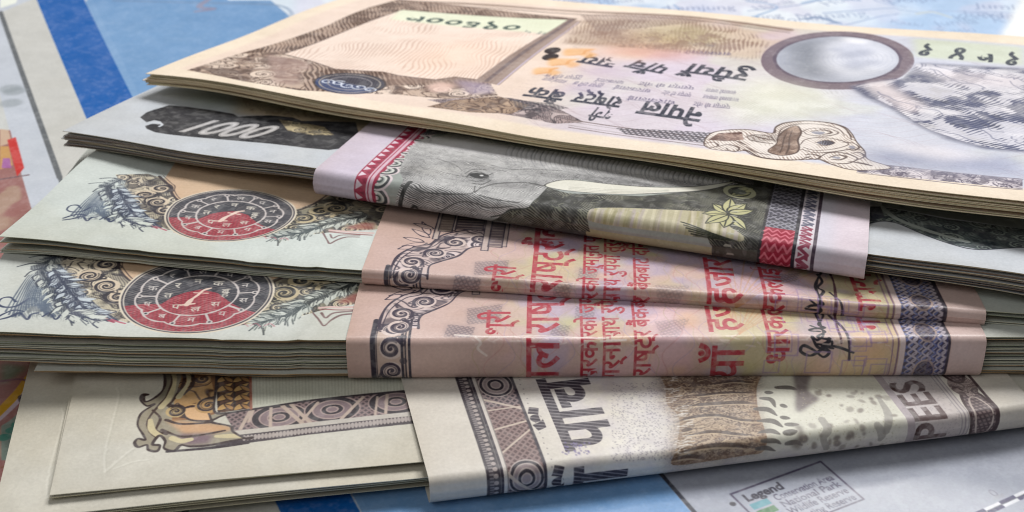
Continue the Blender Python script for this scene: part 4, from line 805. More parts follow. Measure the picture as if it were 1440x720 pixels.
# ------------------------------------------------------------------ print: wrapper with tiger fur and RUPEES
def make_tiger():
    cv = Cv(0, 76, -24, 34, 13, (212, 208, 202)); p = lambda *L: SD5.pts(L, (30., 8.)); uu = lambda x, y: SD5.uv(x, y, (20., 8.))[0]; K = (46, 38, 52)
    S0, S1 = -24, 34; col = lambda a, b: np.array([[a, S0], [b, S0], [b, S1], [a, S1]], float)
    a0, a1, a2, a3, a4 = uu(663, 600), uu(683, 600), uu(692, 600), uu(700, 600), uu(746, 600)
    cv.poly(col(a0, a1), (54, 46, 56)); cv.poly(col(a0 + .35, a1 - .8), (150, 142, 146), .75, scr=hatch(.42, 90, .55))
    for s in np.arange(S0, S1, .85): cv.poly(ell([a1 - .55, s], .3, .3, 10), (170, 160, 160))
    cv.poly(col(a1, a1 + .35), K); cv.poly(col(a1 + .35, a2), (206, 200, 196)); cv.poly(col(a2, a2 + .15), (120, 112, 112)); blk = col(a2 + .15, a4); cv.poly(blk, (60, 50, 60))
    with clipped(cv, blk):
        cv.poly(blk, (156, 138, 140), .75, scr=cross(.66, 40, 140, .4)); cv.poly(np.array([[a2, 0], [a4, 0], [a4, 12], [a2, 12]]), (120, 70, 50), .25)
        for s, r in ((-1.0, 1), (16.5, 1), (33, 1), (-18, 1)):
            c = np.array([(a2 + a4) / 2, s])
            for f in (2.5, 1.9, 1.3, .7): cv.poly(ell(c, f * .85, f), (44, 38, 50) if f in (2.5, 1.3) else (150, 136, 140)); cv.line(ell(c, f * .85, f), .2, (180, 168, 166))
        for L in (((a2, 3), (a4, 7)), ((a2, 7.5), (a4, 8.6)), ((a2, 13.8), (a4, 11.0)), ((a2, 11.4), (a4, 11.6)), ((a2, 20.5), (a4, 24)), ((a2, 0), (a4, -5)), ((a2, -9), (a4, -8))): cv.line(np.array(L), .34, (196, 182, 172))
    cv.line([[a4, S0], [a4, S1]], .4, K)
    for k in range(60): cv.poly(ell([a4 + .8 + .15 * (k % 2), S0 + k], .1, .14, 8), (130, 124, 130), .8)
    # tinted paper
    def ground(U, V):
        n = vnoise(U, V, 1.4, 3, 3)[..., None]; k = smooth(a4 + 1, a4 + 4, U) * (1 - smooth(52, 60, U)); c = srgb((196, 190, 196)) * n + srgb((222, 218, 206)) * (1 - n); return k * .8, c.astype(np.float32)
    cv.tone(ground)
    # striped black letters
    sz = 9.6; q = p((860, 622))[0]; cb = uu(858, 590) - .6
    keep = cv.a.copy(); n = cv.text('रुपैयाँ', [0, -90], [0, 1], sz, K, bold=0.034); cv.text('पाँच', [cb, q[1] - .6], [0, 1], sz, K, bold=.03, worn=0); cv.text('रुपैयाँ', [cb + .4, q[1] - n - 2.6], [0, 1], sz, K, bold=.03, worn=0)
    U, V = cv.grid((0, 0, cv.W, cv.H)); h = hatch(.62, 72, .28)(U, V)[..., None]; d = (np.abs(cv.a - keep).sum(-1, keepdims=True) > .3); cv.a = np.where(d, cv.a * (1 - .42 * h) + srgb((190, 184, 190)) * .42 * h, cv.a).astype(np.float32)
    for k in range(40): cv.poly(ell(p((800 + RNG.uniform(-10, 30), 632 + RNG.uniform(-10, 8)))[0], .14, .2, 8), (110, 100, 150), .6)
    # stippled mist between letters and fur
    for k in range(900):
        q = p((RNG.uniform(860, 955), RNG.uniform(538, 648)))[0]; cv.poly(ell(q, .1, .1, 6), (130, 124, 136), .6)
    pale = p((1060, 500), (1290, 500), (1290, 560), (1262, 610), (1060, 636)); cv.poly(pale, (211, 210, 196), .95, soft=.8)
    fur = spl(p((930, 500), (936, 545), (938, 568), (952, 582), (956, 600), (951, 630), (946, 654), (1000, 648), (1050, 640), (1074, 634), (1074, 600), (1066, 575), (1064, 545), (1070, 500)), 5, True)
    cv.poly(fur, (140, 108, 82))
    def tone(U, V):
        n = vnoise(U * .8, V * 1.7, 1.7, 6, 4); f = vnoise(U * 2.4, V * 2.4, .45, 2, 2); m = smooth(.34, .70, n * .4 + f * .6 - .012 * np.clip(V - 6, 0, 9))[..., None]; c = srgb((92, 72, 62)) * (1 - m) + srgb((178, 158, 136)) * m; return np.ones_like(U), c.astype(np.float32)
    with clipped(cv, fur + np.array([[-.6, 0]]) * (fur[:, :1] < 40), 1.0):
        cv.tone(tone)
        for k in range(420):
            q = p((RNG.uniform(936, 1075), RNG.uniform(515, 638)))[0]; L = RNG.uniform(.3, 1.3); cv.line([q, q + [L, RNG.normal() * .25 + .1]], .13, [(200, 180, 154), (74, 56, 50), (150, 126, 106)][k % 3], .7)
        for k in range(260):
            y = RNG.uniform(520, 642); x = (938 if y < 570 else 954) + RNG.uniform(-9, 12); q = p((x, y))[0]; cv.line([q, q + [RNG.uniform(.4, 1.2), RNG.normal() * .2]], .15, [(96, 78, 66), (150, 130, 110), (214, 208, 200)][k % 3], .8)
        for P_ in (((948, 594), (976, 586), (1010, 584), (1040, 590), (1070, 592)), ((966, 612), (1000, 607), (1030, 610), (1060, 612)), ((970, 570), (1000, 568), (1040, 566), (1066, 568)), ((956, 636), (990, 628), (1030, 626), (1070, 630)), ((944, 646), (970, 642), (990, 644)), ((980, 556), (1020, 552), (1060, 552)), ((960, 606), (972, 603)), ((1000, 540), (1030, 536), (1060, 538))):
            cv.line(spl(p(*P_), 8), .45, (62, 46, 42), .85, taper=lambda t: .35 + 1.1 * math.sin(math.pi * t)); cv.line(spl(p(*P_), 8) + [0, -.35], .2, (196, 176, 150), .7)
    for P_ in (((1062, 575), (1080, 576), (1092, 584)), ((1066, 592), (1086, 592), (1100, 600)), ((1068, 608), (1084, 606), (1096, 610)), ((1072, 620), (1090, 620), (1098, 624)), ((1064, 631), (1078, 630), (1090, 634)), ((1070, 560), (1084, 562), (1090, 572)), ((1078, 552), (1086, 552)), ((1100, 570), (1106, 572)), ((1100, 587), (1110, 588)), ((1106, 597), (1122, 597)), ((1104, 609), (1120, 606)), ((1106, 624), (1120, 622), (1128, 626)), ((1092, 545), (1110, 545), (1120, 548))):
        cv.line(spl(p(*P_), 6), .6, (84, 78, 74), .9, taper=lambda t: .3 + 1.0 * math.sin(math.pi * min(1, t * .9 + .1)))
    cv.poly(spl(p((1112, 500), (1118, 545), (1118, 572), (1124, 580), (1140, 570), (1152, 560), (1136, 545), (1150, 500)), 5, True), (118, 108, 108), .95, soft=.25); cv.poly(spl(p((1116, 596), (1128, 600), (1130, 615), (1124, 632), (1112, 626), (1122, 610)), 5, True), (120, 112, 106), .8, soft=.3)
    for k in range(44):
        q = (1128 + RNG.uniform(0, 130), 548 + RNG.uniform(0, 92)); c = p(q)[0]; cv.poly(ell(c, RNG.uniform(.15, .6), RNG.uniform(.2, .65), 14, k), (122, 112, 106), RNG.uniform(.5, .9), soft=.08)
    for k in range(300): cv.poly(ell(p((RNG.uniform(1125, 1265), RNG.uniform(545, 640)))[0], .09, .09, 6), (170, 164, 140), .6)
    for L in (((1156, 590), (1164, 604), (1158, 616), (1162, 630)), ((1236, 560), (1248, 580), (1246, 606)), ((1234, 598), (1240, 610), (1238, 618))): cv.line(spl(p(*L), 6), .9, (150, 146, 140), .8)
    # name strip
    r0, r1 = uu(1266, 570), uu(1338, 565); cv.poly(col(r0 - .5, r1 + 1.0), (196, 190, 190)); cv.poly(col(r0 - .5, r0 + .5), (170, 160, 164)); 
    for d in (0, .45, .9): cv.line([[r1 + d, S0], [r1 + d, S1]], .16, (150, 142, 150))
    for k in range(700): cv.poly(ell([RNG.uniform(r0, r1), RNG.uniform(-6, 24)], .09, .09, 6), (140, 130, 142), .5)
    tb = uu(1322, 570); n = cv.text('RUP', [0, -90], [0, 1], 6.0, K, bold=0.023); st = p((1300, 604))[0][1]; nn = cv.text('RU', [0, -90], [0, 1], 4.9, K, bold=0.023)
    cv.text('RUPEES', [tb - .2, st - nn - 3.0], [0, 1], 6.0, (62, 36, 34), bold=0.021, squeeze=.92); cv.poly(col(r0 + 1.0, r1 - .3), (206, 186, 190), .12)
    # end ornament
    e0, e1 = uu(1352, 565), uu(1398, 570); c = np.array([(e0 + e1) / 2, -.2]); 
    for t in (c[1], c[1] + 11.5, c[1] - 11.5):
        cc = np.array([c[0], t]); P_ = ell(cc, (e1 - e0) / 2, 5.2); cv.poly(P_, (140, 124, 126)); cv.poly(P_, (70, 56, 64), .8, scr=cross(.55, 25, 95, .42)); cv.line(np.concatenate([P_, P_[:1]]), .4, (70, 52, 56)); cv.line(ell(cc, (e1 - e0) / 3, 3.4), .25, (196, 184, 180)); foliage(cv, ell(cc + [0, 5.7], (e1 - e0) / 2, 2.2), (74, 56, 62), (180, 166, 164), 6, .5, 1.0, 4, .25)
    cv.line([[e1 + .1, S0], [e1 + .1, S1]], .45, (70, 52, 58))
    return cv
BAND_TIGER = make_tiger()
# ------------------------------------------------------------------ print: the map
def map_z(X, Y): return .0004 * np.sin(X * 31 + Y * 17) - .0003 * np.cos(Y * 43 - X * 12) + .0012 * smooth(.05, .09, X) * (.5 + .5 * np.sin((Y - X * .4) * 190 + 1.2)) * (1 - smooth(.135, .17, Y))
def make_map():
    cv = Cv(-150, 165, 85, 325, 9, (196, 202, 212)); P0 = lambda x, y: on_z(x, y, 0)[:2] * 1000; p = lambda *L: np.array([P0(*q) for q in L])
    SEA = (104, 146, 192); DEEP = (22, 94, 172)
    cv.poly(p((120, 0), (185, 135), (500, 700), (510, 720), (560, 800), (1040, 800), (930, 664), (500, 100), (410, 20), (380, -5), (150, -30)), SEA)
    def drift(U, V):
        n = vnoise(U, V * 2, 60., 4)[..., None]; return np.full_like(U, .35), (srgb((150, 186, 224)) * n + srgb((90, 136, 190)) * (1 - n)).astype(np.float32)
    with clipped(cv, p((120, 0), (185, 135), (500, 700), (510, 720), (560, 800), (1040, 800), (930, 664), (500, 100), (410, 20), (380, -5), (150, -30))): cv.tone(drift)
    cv.poly(p((380, -5), (412, 20), (402, 38), (384, 46), (500, 100), (930, 664), (1440, 300), (1600, -40), (300, -40), (320, -4)), (214, 226, 238), soft=0)
    cv.line(spl(p((160, -2), (280, 0), (390, 2), (412, 22), (396, 44), (350, 62)), 8), 1.0, (112, 138, 172), .6); cv.line(spl(p((320, -20), (280, 4), (300, 8), (275, 12)), 6), 1.2, (150, 140, 160), .7)
    cv.poly(p((50, -5), (117, -5), (187, 137), (508, 720), (560, 810), (440, 810), (393, 720), (120, 163)), DEEP); cv.poly(p((117, -5), (128, -5), (196, 132), (518, 715), (508, 720), (187, 137)), (150, 182, 218), .2)
    cv.poly(p((0, 12), (-30, 20), (52, 330), (392, 730), (440, 810), (120, 810), (-400, 300), (-400, 0)), (200, 202, 200)); cv.poly(p((2, 14), (50, -5), (120, 163), (396, 720), (440, 810), (300, 810), (80, 242)), (200, 200, 196))
    cv.line(p((0, 14), (84, 250), (330, 900)), .9, (100, 104, 108)); cv.poly(p((0, -20), (30, -20), (22, 2), (0, 9)), (236, 240, 230))
    for (x, y) in ((14, 122), (20, 126), (15, 143)): cv.poly(ell(P0(x, y), 2.2, 2.0), (150, 158, 164), .7, soft=.4)
    # coloured land on the left
    land = p((-60, 178), (14, 182), (30, 245), (46, 300), (20, 330), (90, 420), (60, 520), (40, 600), (0, 690), (-200, 700), (-200, 250)); cv.poly(land, (150, 112, 104))
    with clipped(cv, land):
        def terr(U, V):
            n = vnoise(U, V, 22., 7, 4)[..., None]; m = vnoise(U, V, 9., 2, 3)[..., None]; c = srgb((142, 84, 74)) * n + srgb((164, 120, 120)) * (1 - n); k = smooth(.55, .62, m); c = c * (1 - k) + srgb((176, 148, 130)) * k; return np.full_like(U, .8), c.astype(np.float32)
        cv.tone(terr)
    cv.poly(p((0, 180), (12, 182), (16, 200), (0, 205)), (200, 172, 150)); cv.poly(p((10, 196), (22, 192), (34, 236), (24, 248)), (196, 50, 46)); cv.poly(p((0, 205), (12, 205), (18, 232), (0, 238)), (196, 150, 90)); cv.poly(p((4, 222), (14, 222), (16, 236), (2, 236)), (164, 100, 160)); cv.line(p((0, 252), (40, 246)), .5, (110, 84, 90))
    cv.poly(p((0, 592), (12, 585), (50, 552), (70, 545), (60, 600), (26, 640), (0, 640)), (130, 146, 136)); cv.poly(p((0, 505), (40, 510), (20, 525), (0, 535)), (96, 112, 84), .9, soft=.5)
    for L, wd, co in ((((-10, 582), (20, 550), (45, 520), (70, 505), (120, 480)), 1.6, (196, 150, 40)), (((-10, 590), (24, 558), (50, 527), (74, 512)), .8, (196, 180, 190)), (((0, 690), (20, 640), (60, 600)), .4, (84, 84, 96)), (((0, 650), (30, 645)), .4, (140, 96, 80)), (((0, 530), (30, 528), (60, 540)), .4, (120, 80, 90))): cv.line(spl(p(*L), 8), wd, co)
    for (x, y, r) in ((42, 568, 1.2), (48, 566, .8), (38, 555, .9), (52, 556, 1.0), (34, 552, .7)): cv.poly(ell(P0(x, y), r * 1.4, r), (52, 48, 56), .85)
    for (x, y) in ((24, 590), (16, 598), (4, 608)): cv.poly(ell(P0(x, y), .9, .7), (60, 130, 116), .9)
    top = p((412, 20), (384, 46), (500, 100), (930, 664), (1440, 300), (1600, -40), (420, -40))
    def country(U, V):
        n = vnoise(U, V, 34., 12, 4)[..., None]; m = vnoise(U, V, 12., 22, 3)[..., None]; c = srgb((168, 196, 232)) * (1 - smooth(.4, .62, n)) + srgb((232, 238, 246)) * smooth(.4, .62, n); k = smooth(.54, .66, m) * .5; c = c * (1 - k) + srgb((206, 200, 224)) * k; return np.full_like(U, .85), c.astype(np.float32)
    with clipped(cv, top, 1.0): cv.tone(country)
    for k in range(60):
        x = RNG.uniform(430, 1420); y = RNG.uniform(-16, 58); a_, b_ = p((x, y), (x + RNG.uniform(8, 30), y + RNG.uniform(-3, 3))); cv.text(['Lamjung', 'Gorkha', 'Kaski', 'Manang', 'Dolpa', 'Mugu', 'Humla', 'Jumla'][k % 8], a_, b_ - a_, RNG.uniform(3.0, 5.5), (110, 126, 168), .7)
    # rivers on the far right
    for k in range(46):
        x = RNG.uniform(440, 1400); y = RNG.uniform(-20, 50); n = np.cumsum(RNG.normal(0, 1, (6, 2)) * [30, 5] + [14, -4], 0); cv.line(spl(p(*[(x + a, y + b) for a, b in n]), 6), .6, [(120, 160, 204), (150, 164, 200), (130, 150, 190)][k % 3], .7)
    for (x, y, co) in ((620, 8, (150, 130, 140)), (760, 2, (110, 130, 170)), (1130, 24, (90, 116, 160)), (1290, 18, (206, 206, 190)), (940, 16, (140, 160, 196))): cv.line(spl(p((x, y), (x + 22, y - 2), (x + 48, y + 6)), 6), 1.0, co, .8)
    cv.poly(p((1180, 50), (1440, 58), (1440, 20), (1300, -10), (1150, 10)), (176, 204, 236), .35, soft=5)
    cv.poly(p((1402, 62), (1440, -10), (1560, -10), (1500, 90)), (246, 248, 248), soft=.8)
    # grey panel, legend and scale bar
    cv.poly(p((930, 664), (1040, 800), (1700, 800), (1700, 420), (1300, 480)), (156, 161, 175)); cv.line(p((920, 650), (982, 722), (1050, 800)), .75, (30, 34, 52))
    A, B, C_ = P0(1028, 690), P0(1155, 642), P0(1213, 697); ex = (B - A) / np.hypot(*(B - A)); ey = (C_ - B); ey = ey - ex * (ey @ ex); L = np.hypot(*ey); ey = ey / L; W = np.hypot(*(B - A)); q = lambda a, b: A + ex * a * W + ey * b * L
    bx = np.array([q(0, 0), q(1, 0), q(1, 1), q(0, 1), q(0, 0)]); cv.line(bx, .34, (74, 68, 92)); sz = L * .2
    cv.text('Legend', q(.07, .26), ex, sz * 1.2, (40, 38, 56), bold=.035, worn=0)
    for k, (t, co) in enumerate((('Conservation Area', (86, 146, 160)), ('National Park', (52, 108, 60)), ('Wildlife Reserve', (96, 130, 196)), ('Hunting Reserve', (170, 160, 190)))):
        b = .30 + .17 * k; cv.poly([q(.06, b + .02), q(.25, b + .02), q(.25, b + .15), q(.06, b + .15)], co); n = cv.text(t, [-900, 0], [1, 0], sz, (0, 0, 0)); cv.text(t, q(.31, b + .14), ex, sz, (66, 62, 88), bold=0.020, squeeze=min(1, .64 * W / n))
    cv.poly(ell(P0(1031, 704), .4, .4, 12), (50, 48, 60))
    a, b = P0(1368, 722), P0(1440, 690); d = (b - a) / np.hypot(*(b - a)); n = np.array([-d[1], d[0]])
    for k in range(8): s = a + d * k * 2.4; cv.poly([s, s + d * 2.4, s + d * 2.4 + n * .55, s + n * .55], (40, 36, 84) if k % 2 == 0 else (214, 216, 222)); cv.poly([s - n * .55, s + d * 2.4 - n * .55, s + d * 2.4, s], (214, 216, 222) if k % 2 == 0 else (40, 36, 84))
    cv.line([a, a + d * 20], .14, (60, 60, 80)); cv.text('0', P0(1400, 693), d, 1.9, (120, 122, 136)); cv.poly([P0(1398, 692), P0(1412, 687), P0(1414, 692), P0(1400, 697)], (150, 152, 160), .5)
    return cv
MAPC = make_map()
# ------------------------------------------------------------------ materials
def nd(nt, t, **kw):
    n = nt.nodes.new(t)
    for k, v in kw.items(): setattr(n, k, v)
    return n
def paper(name, img=None, col=(225, 222, 208), rough=.55, coat=0.0, bump=.25, mott=.10, edge=None, spec=.35, wrinkle=.22):
    """Printed or plain rag paper: fibre mottling, a soft tooth, handling grime."""
    m = bpy.data.materials.new(name); m.use_nodes = True; nt = m.node_tree; L = nt.links.new
    b = nt.nodes['Principled BSDF']; tc = nd(nt, 'ShaderNodeTexCoord')
    if img is not None:
        t = nd(nt, 'ShaderNodeTexImage', image=img, interpolation='Cubic', extension='EXTEND'); uv = nd(nt, 'ShaderNodeUVMap', uv_map='print')
        L(uv.outputs[0], t.inputs[0]); src = t.outputs[0]
    else:
        r = nd(nt, 'ShaderNodeRGB'); c = srgb(col); r.outputs[0].default_value = (*c, 1); src = r.outputs[0]
    n1 = nd(nt, 'ShaderNodeTexNoise'); n1.inputs['Scale'].default_value = 90; n1.inputs['Detail'].default_value = 6; n1.inputs['Roughness'].default_value = .7
    n2 = nd(nt, 'ShaderNodeTexNoise'); n2.inputs['Scale'].default_value = 2600; n2.inputs['Detail'].default_value = 3
    L(tc.outputs['Object'], n1.inputs['Vector']); L(tc.outputs['Object'], n2.inputs['Vector'])
    mr = nd(nt, 'ShaderNodeMapRange'); mr.inputs['From Min'].default_value = .3; mr.inputs['From Max'].default_value = .7
    mr.inputs['To Min'].default_value = 1 - mott; mr.inputs['To Max'].default_value = 1 + mott * .35
    L(n1.outputs['Fac'], mr.inputs['Value'])
    m2 = nd(nt, 'ShaderNodeMapRange'); m2.inputs['From Min'].default_value = .25; m2.inputs['From Max'].default_value = .75
    m2.inputs['To Min'].default_value = .93; m2.inputs['To Max'].default_value = 1.05
    L(n2.outputs['Fac'], m2.inputs['Value'])
    mu = nd(nt, 'ShaderNodeMath', operation='MULTIPLY'); L(mr.outputs[0], mu.inputs[0]); L(m2.outputs[0], mu.inputs[1])
    mx = nd(nt, 'ShaderNodeVectorMath', operation='SCALE'); L(src, mx.inputs[0]); L(mu.outputs[0], mx.inputs['Scale'])
    L(mx.outputs[0], b.inputs['Base Color'])
    b.inputs['Roughness'].default_value = rough; b.inputs['Specular IOR Level'].default_value = spec
    if coat: b.inputs['Coat Weight'].default_value = coat; b.inputs['Coat Roughness'].default_value = .2
    bp = nd(nt, 'ShaderNodeBump'); bp.inputs['Strength'].default_value = bump; bp.inputs['Distance'].default_value = .00012
    ad = nd(nt, 'ShaderNodeMath', operation='MULTIPLY_ADD'); ad.inputs[1].default_value = .6
    L(n2.outputs['Fac'], ad.inputs[0]); L(n1.outputs['Fac'], ad.inputs[2])
    L(ad.outputs[0], bp.inputs['Height'])
    n3 = nd(nt, 'ShaderNodeTexNoise'); n3.inputs['Scale'].default_value = 150; n3.inputs['Detail'].default_value = 4; n3.inputs['Distortion'].default_value = .8; n3.noise_type = 'RIDGED_MULTIFRACTAL'
    L(tc.outputs['Object'], n3.inputs['Vector'])
    b2 = nd(nt, 'ShaderNodeBump'); b2.inputs['Strength'].default_value = wrinkle; b2.inputs['Distance'].default_value = .0006
    L(n3.outputs['Fac'], b2.inputs['Height']); L(bp.outputs[0], b2.inputs['Normal']); 
    if bump or wrinkle: L(b2.outputs[0], b.inputs['Normal'])
    return m
# ------------------------------------------------------------------ mesh helpers
def props(o, label=None, cat=None, group=None, kind=None):
    for k, v in (('label', label), ('category', cat), ('group', group), ('kind', kind)):
        if v: o[k] = v
    return o
def empty(name, loc, label, cat, group=None):
    o = bpy.data.objects.new(name, None); COL.objects.link(o); o.location = loc; o.empty_display_size = .01
    return props(o, label, cat, group)
def slab(name, P, uv, thick, mats, origin, parent=None, two_sided_uv=True, back=False):
    """Closed thin sheet from a grid of world points P (nv, nu, 3); uv (nv, nu, 2); print on the upper face."""
    nv, nu = P.shape[:2]
    du = np.gradient(P, axis=1); dv = np.gradient(P, axis=0); N = np.cross(du, dv); N /= np.linalg.norm(N, axis=-1, keepdims=True)
    top = P.reshape(-1, 3); bot = (P - N * thick / 1000).reshape(-1, 3); n = nv * nu
    V = np.concatenate([top, bot]) - np.array(origin)
    idx = np.arange(n).reshape(nv, nu); a, b, c, d = idx[:-1, :-1], idx[:-1, 1:], idx[1:, 1:], idx[1:, :-1]
    ft = np.stack([a, b, c, d], -1).reshape(-1, 4); fb = np.stack([a, d, c, b], -1).reshape(-1, 4) + n
    rim = np.concatenate([idx[0, :], idx[1:, -1], idx[-1, -2::-1], idx[-2:0:-1, 0]]); r2 = np.roll(rim, -1)
    fr = np.stack([rim, rim + n, r2 + n, r2], -1)
    F = np.concatenate([ft, fb, fr]); me = bpy.data.meshes.new(name)
    me.vertices.add(len(V)); me.vertices.foreach_set('co', V.astype(np.float32).ravel())
    me.loops.add(F.size); me.loops.foreach_set('vertex_index', F.astype(np.int32).ravel())
    me.polygons.add(len(F)); me.polygons.foreach_set('loop_start', np.arange(0, F.size, 4, dtype=np.int32))
    me.update(calc_edges=True)
    uvs = np.concatenate([uv.reshape(-1, 2), uv.reshape(-1, 2)])[F.ravel()].astype(np.float32)
    l = me.uv_layers.new(name='print'); l.data.foreach_set('uv', uvs.ravel())
    mi = np.zeros(len(F), np.int32); mi[len(ft):] = min(1, len(mats) - 1)
    me.polygons.foreach_set('material_index', mi)
    sm = np.ones(len(F), bool); sm[len(ft) + len(fb):] = False; me.polygons.foreach_set('use_smooth', sm)
    for m in mats: me.materials.append(m)
    me.validate(); me.update()
    # sharp rim so that the thin edge shades as an edge
    o = bpy.data.objects.new(name, me); COL.objects.link(o)
    if parent is not None: o.parent = parent
    else: o.location = origin
    sharp = np.zeros(len(me.edges), bool); ev = np.empty(len(me.edges) * 2, np.int32); me.edges.foreach_get('vertices', ev); ev = ev.reshape(-1, 2)
    on = np.zeros(2 * n, bool); on[rim] = True; on[rim + n] = True
    same = (ev[:, 0] < n) == (ev[:, 1] < n)
    sharp = on[ev[:, 0]] & on[ev[:, 1]] & same
    at = me.attributes.new('sharp_edge', 'BOOLEAN', 'EDGE'); at.data.foreach_set('value', sharp)
    return o
def thin(v, a=8., b=70., lo=.22): return 1 - (1 - lo) * smooth(a, b, v)
def sheet(name, S, cv, mats, origin, u0, u1, depth, off=0.0, du=0.0, dv=0.0, rot=0.0, gap=None, parent=None, nu=110, nv=36, thick=.09, ex=None, ruffle=0.0, seed=0):
    """One note of a stack: lies `off` mm below the face of surface S, shifted and turned a little in its own plane."""
    u, v = np.meshgrid(np.linspace(u0, u1, nu), depth * np.linspace(0, 1, nv) ** 1.25)
    uu = u + du - v * rot; vv = v + dv + (u - (u0 + u1) / 2) * rot
    P = S(uu, vv)
    d = off * (gap(uu, vv) if gap else 1.0) * thin(v)
    if off > 0:
        rc = np.random.default_rng(seed + 91).uniform(0, .7, 2) * min(1, off / 1.5); d = d + rc[0] * np.exp(-(u - u0) / 9. - v / 12.) + rc[1] * np.exp(-(u1 - u) / 9. - v / 12.)
    r = ruffle * (vnoise(uu, vv * .6, 16., seed, 2) - .5) * np.exp(-v / 20.)
    d = np.maximum(d - r, .11 + .006 * seed) if off > 0 else d - r
    P = P - d[..., None] / 1000 * S.f.N
    if ex: P = P + ex(uu, vv)[..., None] / 1000 * S.f.N
    uv = np.stack([(u - cv.u0) / (cv.u1 - cv.u0), (v - cv.v0) / (cv.v1 - cv.v0)], -1)
    return slab(name, P, uv, thick, mats, origin, parent)
def wrap(name, S, prof, cv, mats, origin, width, parent, thick=.10, nu=70):
    s = prof[0]; u, ss = np.meshgrid(np.linspace(0, width, nu), s[::-1])
    P = S(u, ss)
    uv = np.stack([(u - cv.u0) / (cv.u1 - cv.u0), (ss - cv.v0) / (cv.v1 - cv.v0)], -1)
    return slab(name, P, uv, thick, mats, origin, parent)
# ------------------------------------------------------------------ the table and the map lying on it
tbl = bpy.data.meshes.new('tabletop')
mt = paper('table_wood', None, (120, 92, 66), rough=.5, bump=.1)
def flat(name, x0, x1, y0, y1, z, nx, ny, fn=None):
    X, Y = np.meshgrid(np.linspace(x0, x1, nx), np.linspace(y0, y1, ny)); Z = np.full_like(X, z)
    if fn: Z = Z + fn(X, Y)
    return np.stack([X, Y, Z], -1)
P = flat('t', -1.2, 1.2, -.5, 1.6, -.0022, 2, 2); U = np.stack(np.meshgrid([0., 1.], [0., 1.]), -1)
o = slab('tabletop', P, U, 25, [mt], (0, .55, -.0272)); props(o, kind='structure')
MP = flat('m', MAPC.u0 / 1000, MAPC.u1 / 1000, MAPC.v0 / 1000, MAPC.v1 / 1000, -.0006, 160, 160, map_z)
gu, gv = np.meshgrid(np.linspace(0, 1, 160), np.linspace(0, 1, 160))
m_map = paper('map_print', MAPC.image('map_print', .12), rough=.42, coat=.6, bump=0, mott=.05, spec=.1, wrinkle=0)
o = slab('map', MP, np.stack([gu, gv], -1), .25, [m_map, paper('map_back', None, (225, 225, 222))], (0, .15, 0))
props(o, 'glossy printed map with blue sea stripe and legend box lying under all the money', 'map')
# ------------------------------------------------------------------ bundles
def under(P): return np.array([P[0], P[1], P[2]])
E_OLIVE = [paper('edge_paper_olive', None, (196, 188, 148)), paper('edge_paper_cream', None, (226, 212, 178)), paper('edge_paper_tan', None, (186, 158, 118))]
E_GREEN = [paper('edge_paper_sage', None, (172, 172, 148)), paper('edge_paper_pale_green', None, (206, 206, 188)), paper('edge_paper_moss', None, (140, 146, 122)), paper('edge_paper_ochre', None, (178, 150, 112))]
E_GREY = [paper('edge_paper_grey', None, (182, 172, 148)), paper('edge_paper_brown', None, (128, 108, 92)), paper('edge_paper_buff', None, (198, 184, 152)), paper('edge_paper_umber', None, (104, 88, 76))]
E_BONE = [paper('edge_paper_bone', None, (214, 212, 196)), paper('edge_paper_bone_yellow', None, (206, 200, 170))]
plain_back = paper('note_back_paper', None, (206, 202, 192))
# 1. loose notes on top, printed side up and turned away from the camera
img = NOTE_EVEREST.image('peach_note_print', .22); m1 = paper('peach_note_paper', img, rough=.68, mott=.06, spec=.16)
og = FB1.at(80, 38, -4)
top = sheet('banknote', SB1, NOTE_EVEREST, [m1, E_OLIVE[1]], og, 0, 160, 76, nu=180, nv=70)
props(top, 'uppermost peach and lilac note with brown frame, grey oval and blue mountain, lettering upside down', 'banknote')
def gap1(u, v): return .55 + .45 * smooth(0, 120, u) + .25 * np.sin(u / 17.)
def stack(total, n, seed, du=.5, dv=.35, dv0=.15, ne=3, du0=0.0):
    """Depths of a pile of handled notes: some cling together, some stand apart."""
    rg = np.random.default_rng(seed); g = rg.choice([.3, .5, .9, 2.0, 3.2], n, p=[.30, .25, .15, .15, .15]); g = np.cumsum(g); g = g / g[-1] * total
    return [(float(x), du0 + float(rg.normal() * du), dv0 + float(abs(rg.normal()) * dv * rg.choice([.5, 1.0, 2.2])), int(rg.integers(ne))) for x in g]
rows = [(o_, d_, e_ - .25) for o_, d_, e_, _ in stack(2.15, 13, 5, .4, .45)]
for k, (of, du, dv) in enumerate(rows):
    o = sheet('banknote', SB1, NOTE_EVEREST, [m1, E_OLIVE[k % 3]], og, 0, 160, 76, of * 1.05, du + .35 * (k % 2), dv * .6, .0008 * (k - 2), gap1, nu=120, nv=24, ruffle=.16, seed=k)
    props(o, 'cream edged note lying hidden but for its edge under the uppermost peach note', 'banknote', 'loose notes under the uppermost peach note')
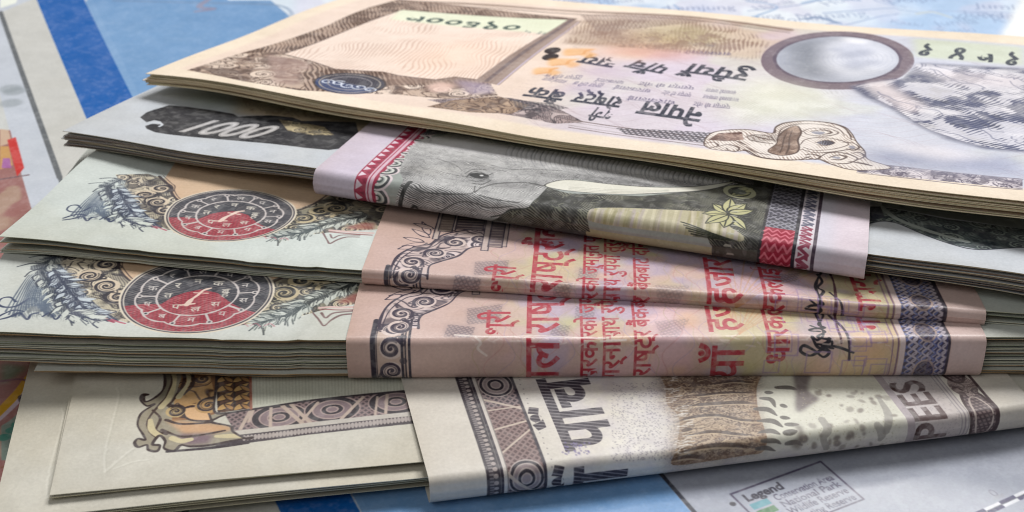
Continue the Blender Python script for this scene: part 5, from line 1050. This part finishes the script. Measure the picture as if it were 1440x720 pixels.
# 2. black-plate bundle in an elephant wrapper
def bundle(label, S, cv, m, edges, og, u0, u1, depth, band, bprof, bcv, bm, bw, sheets, gap, blabel, ruffle=.34, yaw=0.0, trot=0.0):
    r = empty('banknote_bundle', og, label, 'bundle of notes')
    t = sheet('banknote', S, cv, [m, edges[0]], og, u0, u1, depth, 0, 0, trot * 79, trot, parent=r, nu=270, nv=64)
    for k, (of, du, dv, e) in enumerate(sheets):
        sheet('banknote', S, cv, [m, edges[e % len(edges)]], og, u0, u1, depth, of, du, dv, (((k * 37) % 7) - 3) * .0005 + yaw, gap, r, 120, 20, ruffle=ruffle, seed=k + 3)
    b = wrap('wrapping_note', band, bprof, bcv, [bm, plain_back], og, bw, r); b['label'] = blabel
    return r
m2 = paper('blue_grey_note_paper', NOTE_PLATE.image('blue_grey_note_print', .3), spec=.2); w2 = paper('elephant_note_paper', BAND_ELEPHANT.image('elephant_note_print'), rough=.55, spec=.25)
def fan(c0, c1, g): return lambda u, v: 1 + g * (np.clip(c0 - u, 0, None) / 45 + np.clip(u - c1, 0, None) / 45)
bundle('pale blue-grey bundle held by the note with the grey elephant, right under the loose notes', SB2, NOTE_PLATE, m2, E_GREY, FB2.at(80, 30, -3),
       0, 170, 78, SD2, PR2, BAND_ELEPHANT, w2, 79.,
       stack(2.7, 15, 3, .35, .45, .2, 4, -.1), lambda u, v: .85 + .30 * np.clip(u - 122, 0, None) / 45 + .15 * smooth(40, 120, u), 'wrapping note with a grey elephant and red lace border')
# 3. and 4. seal bundles
m3 = paper('seal_note_paper', NOTE_SEAL.image('seal_note_print')); m4 = paper('seal_note_paper_worn', NOTE_SEAL_LOW.image('seal_note_low_print'))
w3 = paper('pink_note_paper', BAND_PINK_A.image('pink_note_print'), rough=.42); w4 = paper('pink_note_paper_creased', BAND_PINK_B.image('pink_note_low_print'), rough=.36)
bundle('thin bundle with round seal on green-white paper, under the elephant wrapped bundle', SB3, NOTE_SEAL, m3, E_GREEN, FD3.at(38, 30, -3),
       -50.5, 119.5, 78, SD3, PR3, BAND_PINK_A, w3, 80.4,
       stack(1.95, 12, 8, .3, .4, .2, 4), fan(0, 80, .1), 'pink wrapping note with red lettering, no crease, tucked under the elephant note')
bundle('thick bundle with round seal, held by the creased pink note right above the cream bundle', SB4, NOTE_SEAL_LOW, m4, E_GREEN, FD4.at(38, 30, -4),
       -49, 121, 78, SD4, PR4, BAND_PINK_B, w4, 80.,
       stack(4.4, 20, 13, .4, .5, .25, 4) + [(4.8, 9.5, -.2, 3), (5.15, 10, .1, 3), (5.45, 9.7, .35, 3)], fan(0, 80, .04), 'creased pink wrapping note with red lettering and a black signature')
# 5. bottom bundle
m5 = paper('bone_note_paper', NOTE_FRAME.image('bone_note_print')); w5 = paper('tiger_note_paper', BAND_TIGER.image('tiger_note_print'), rough=.5)
bundle('bottom bundle of bone white notes with brown scroll frame, resting on the map', SB5, NOTE_FRAME, m5, E_BONE, FB5.at(60, 30, -3),
       0, 158, 74, SD5, PR5, BAND_TIGER, w5, 75.5,
       [(.35, -.15, 2.6, 1), (.85, -6.2, .1, 0), (1.35, -6.3, .4, 1), (1.9, -6.0, .8, 1), (2.3, -6.4, 1.3, 1), (2.75, -6.1, .9, 1)], None, 'wrapping note with black lettering, brown tiger fur and the word RUPEES', ruffle=.12, yaw=.035, trot=.02)
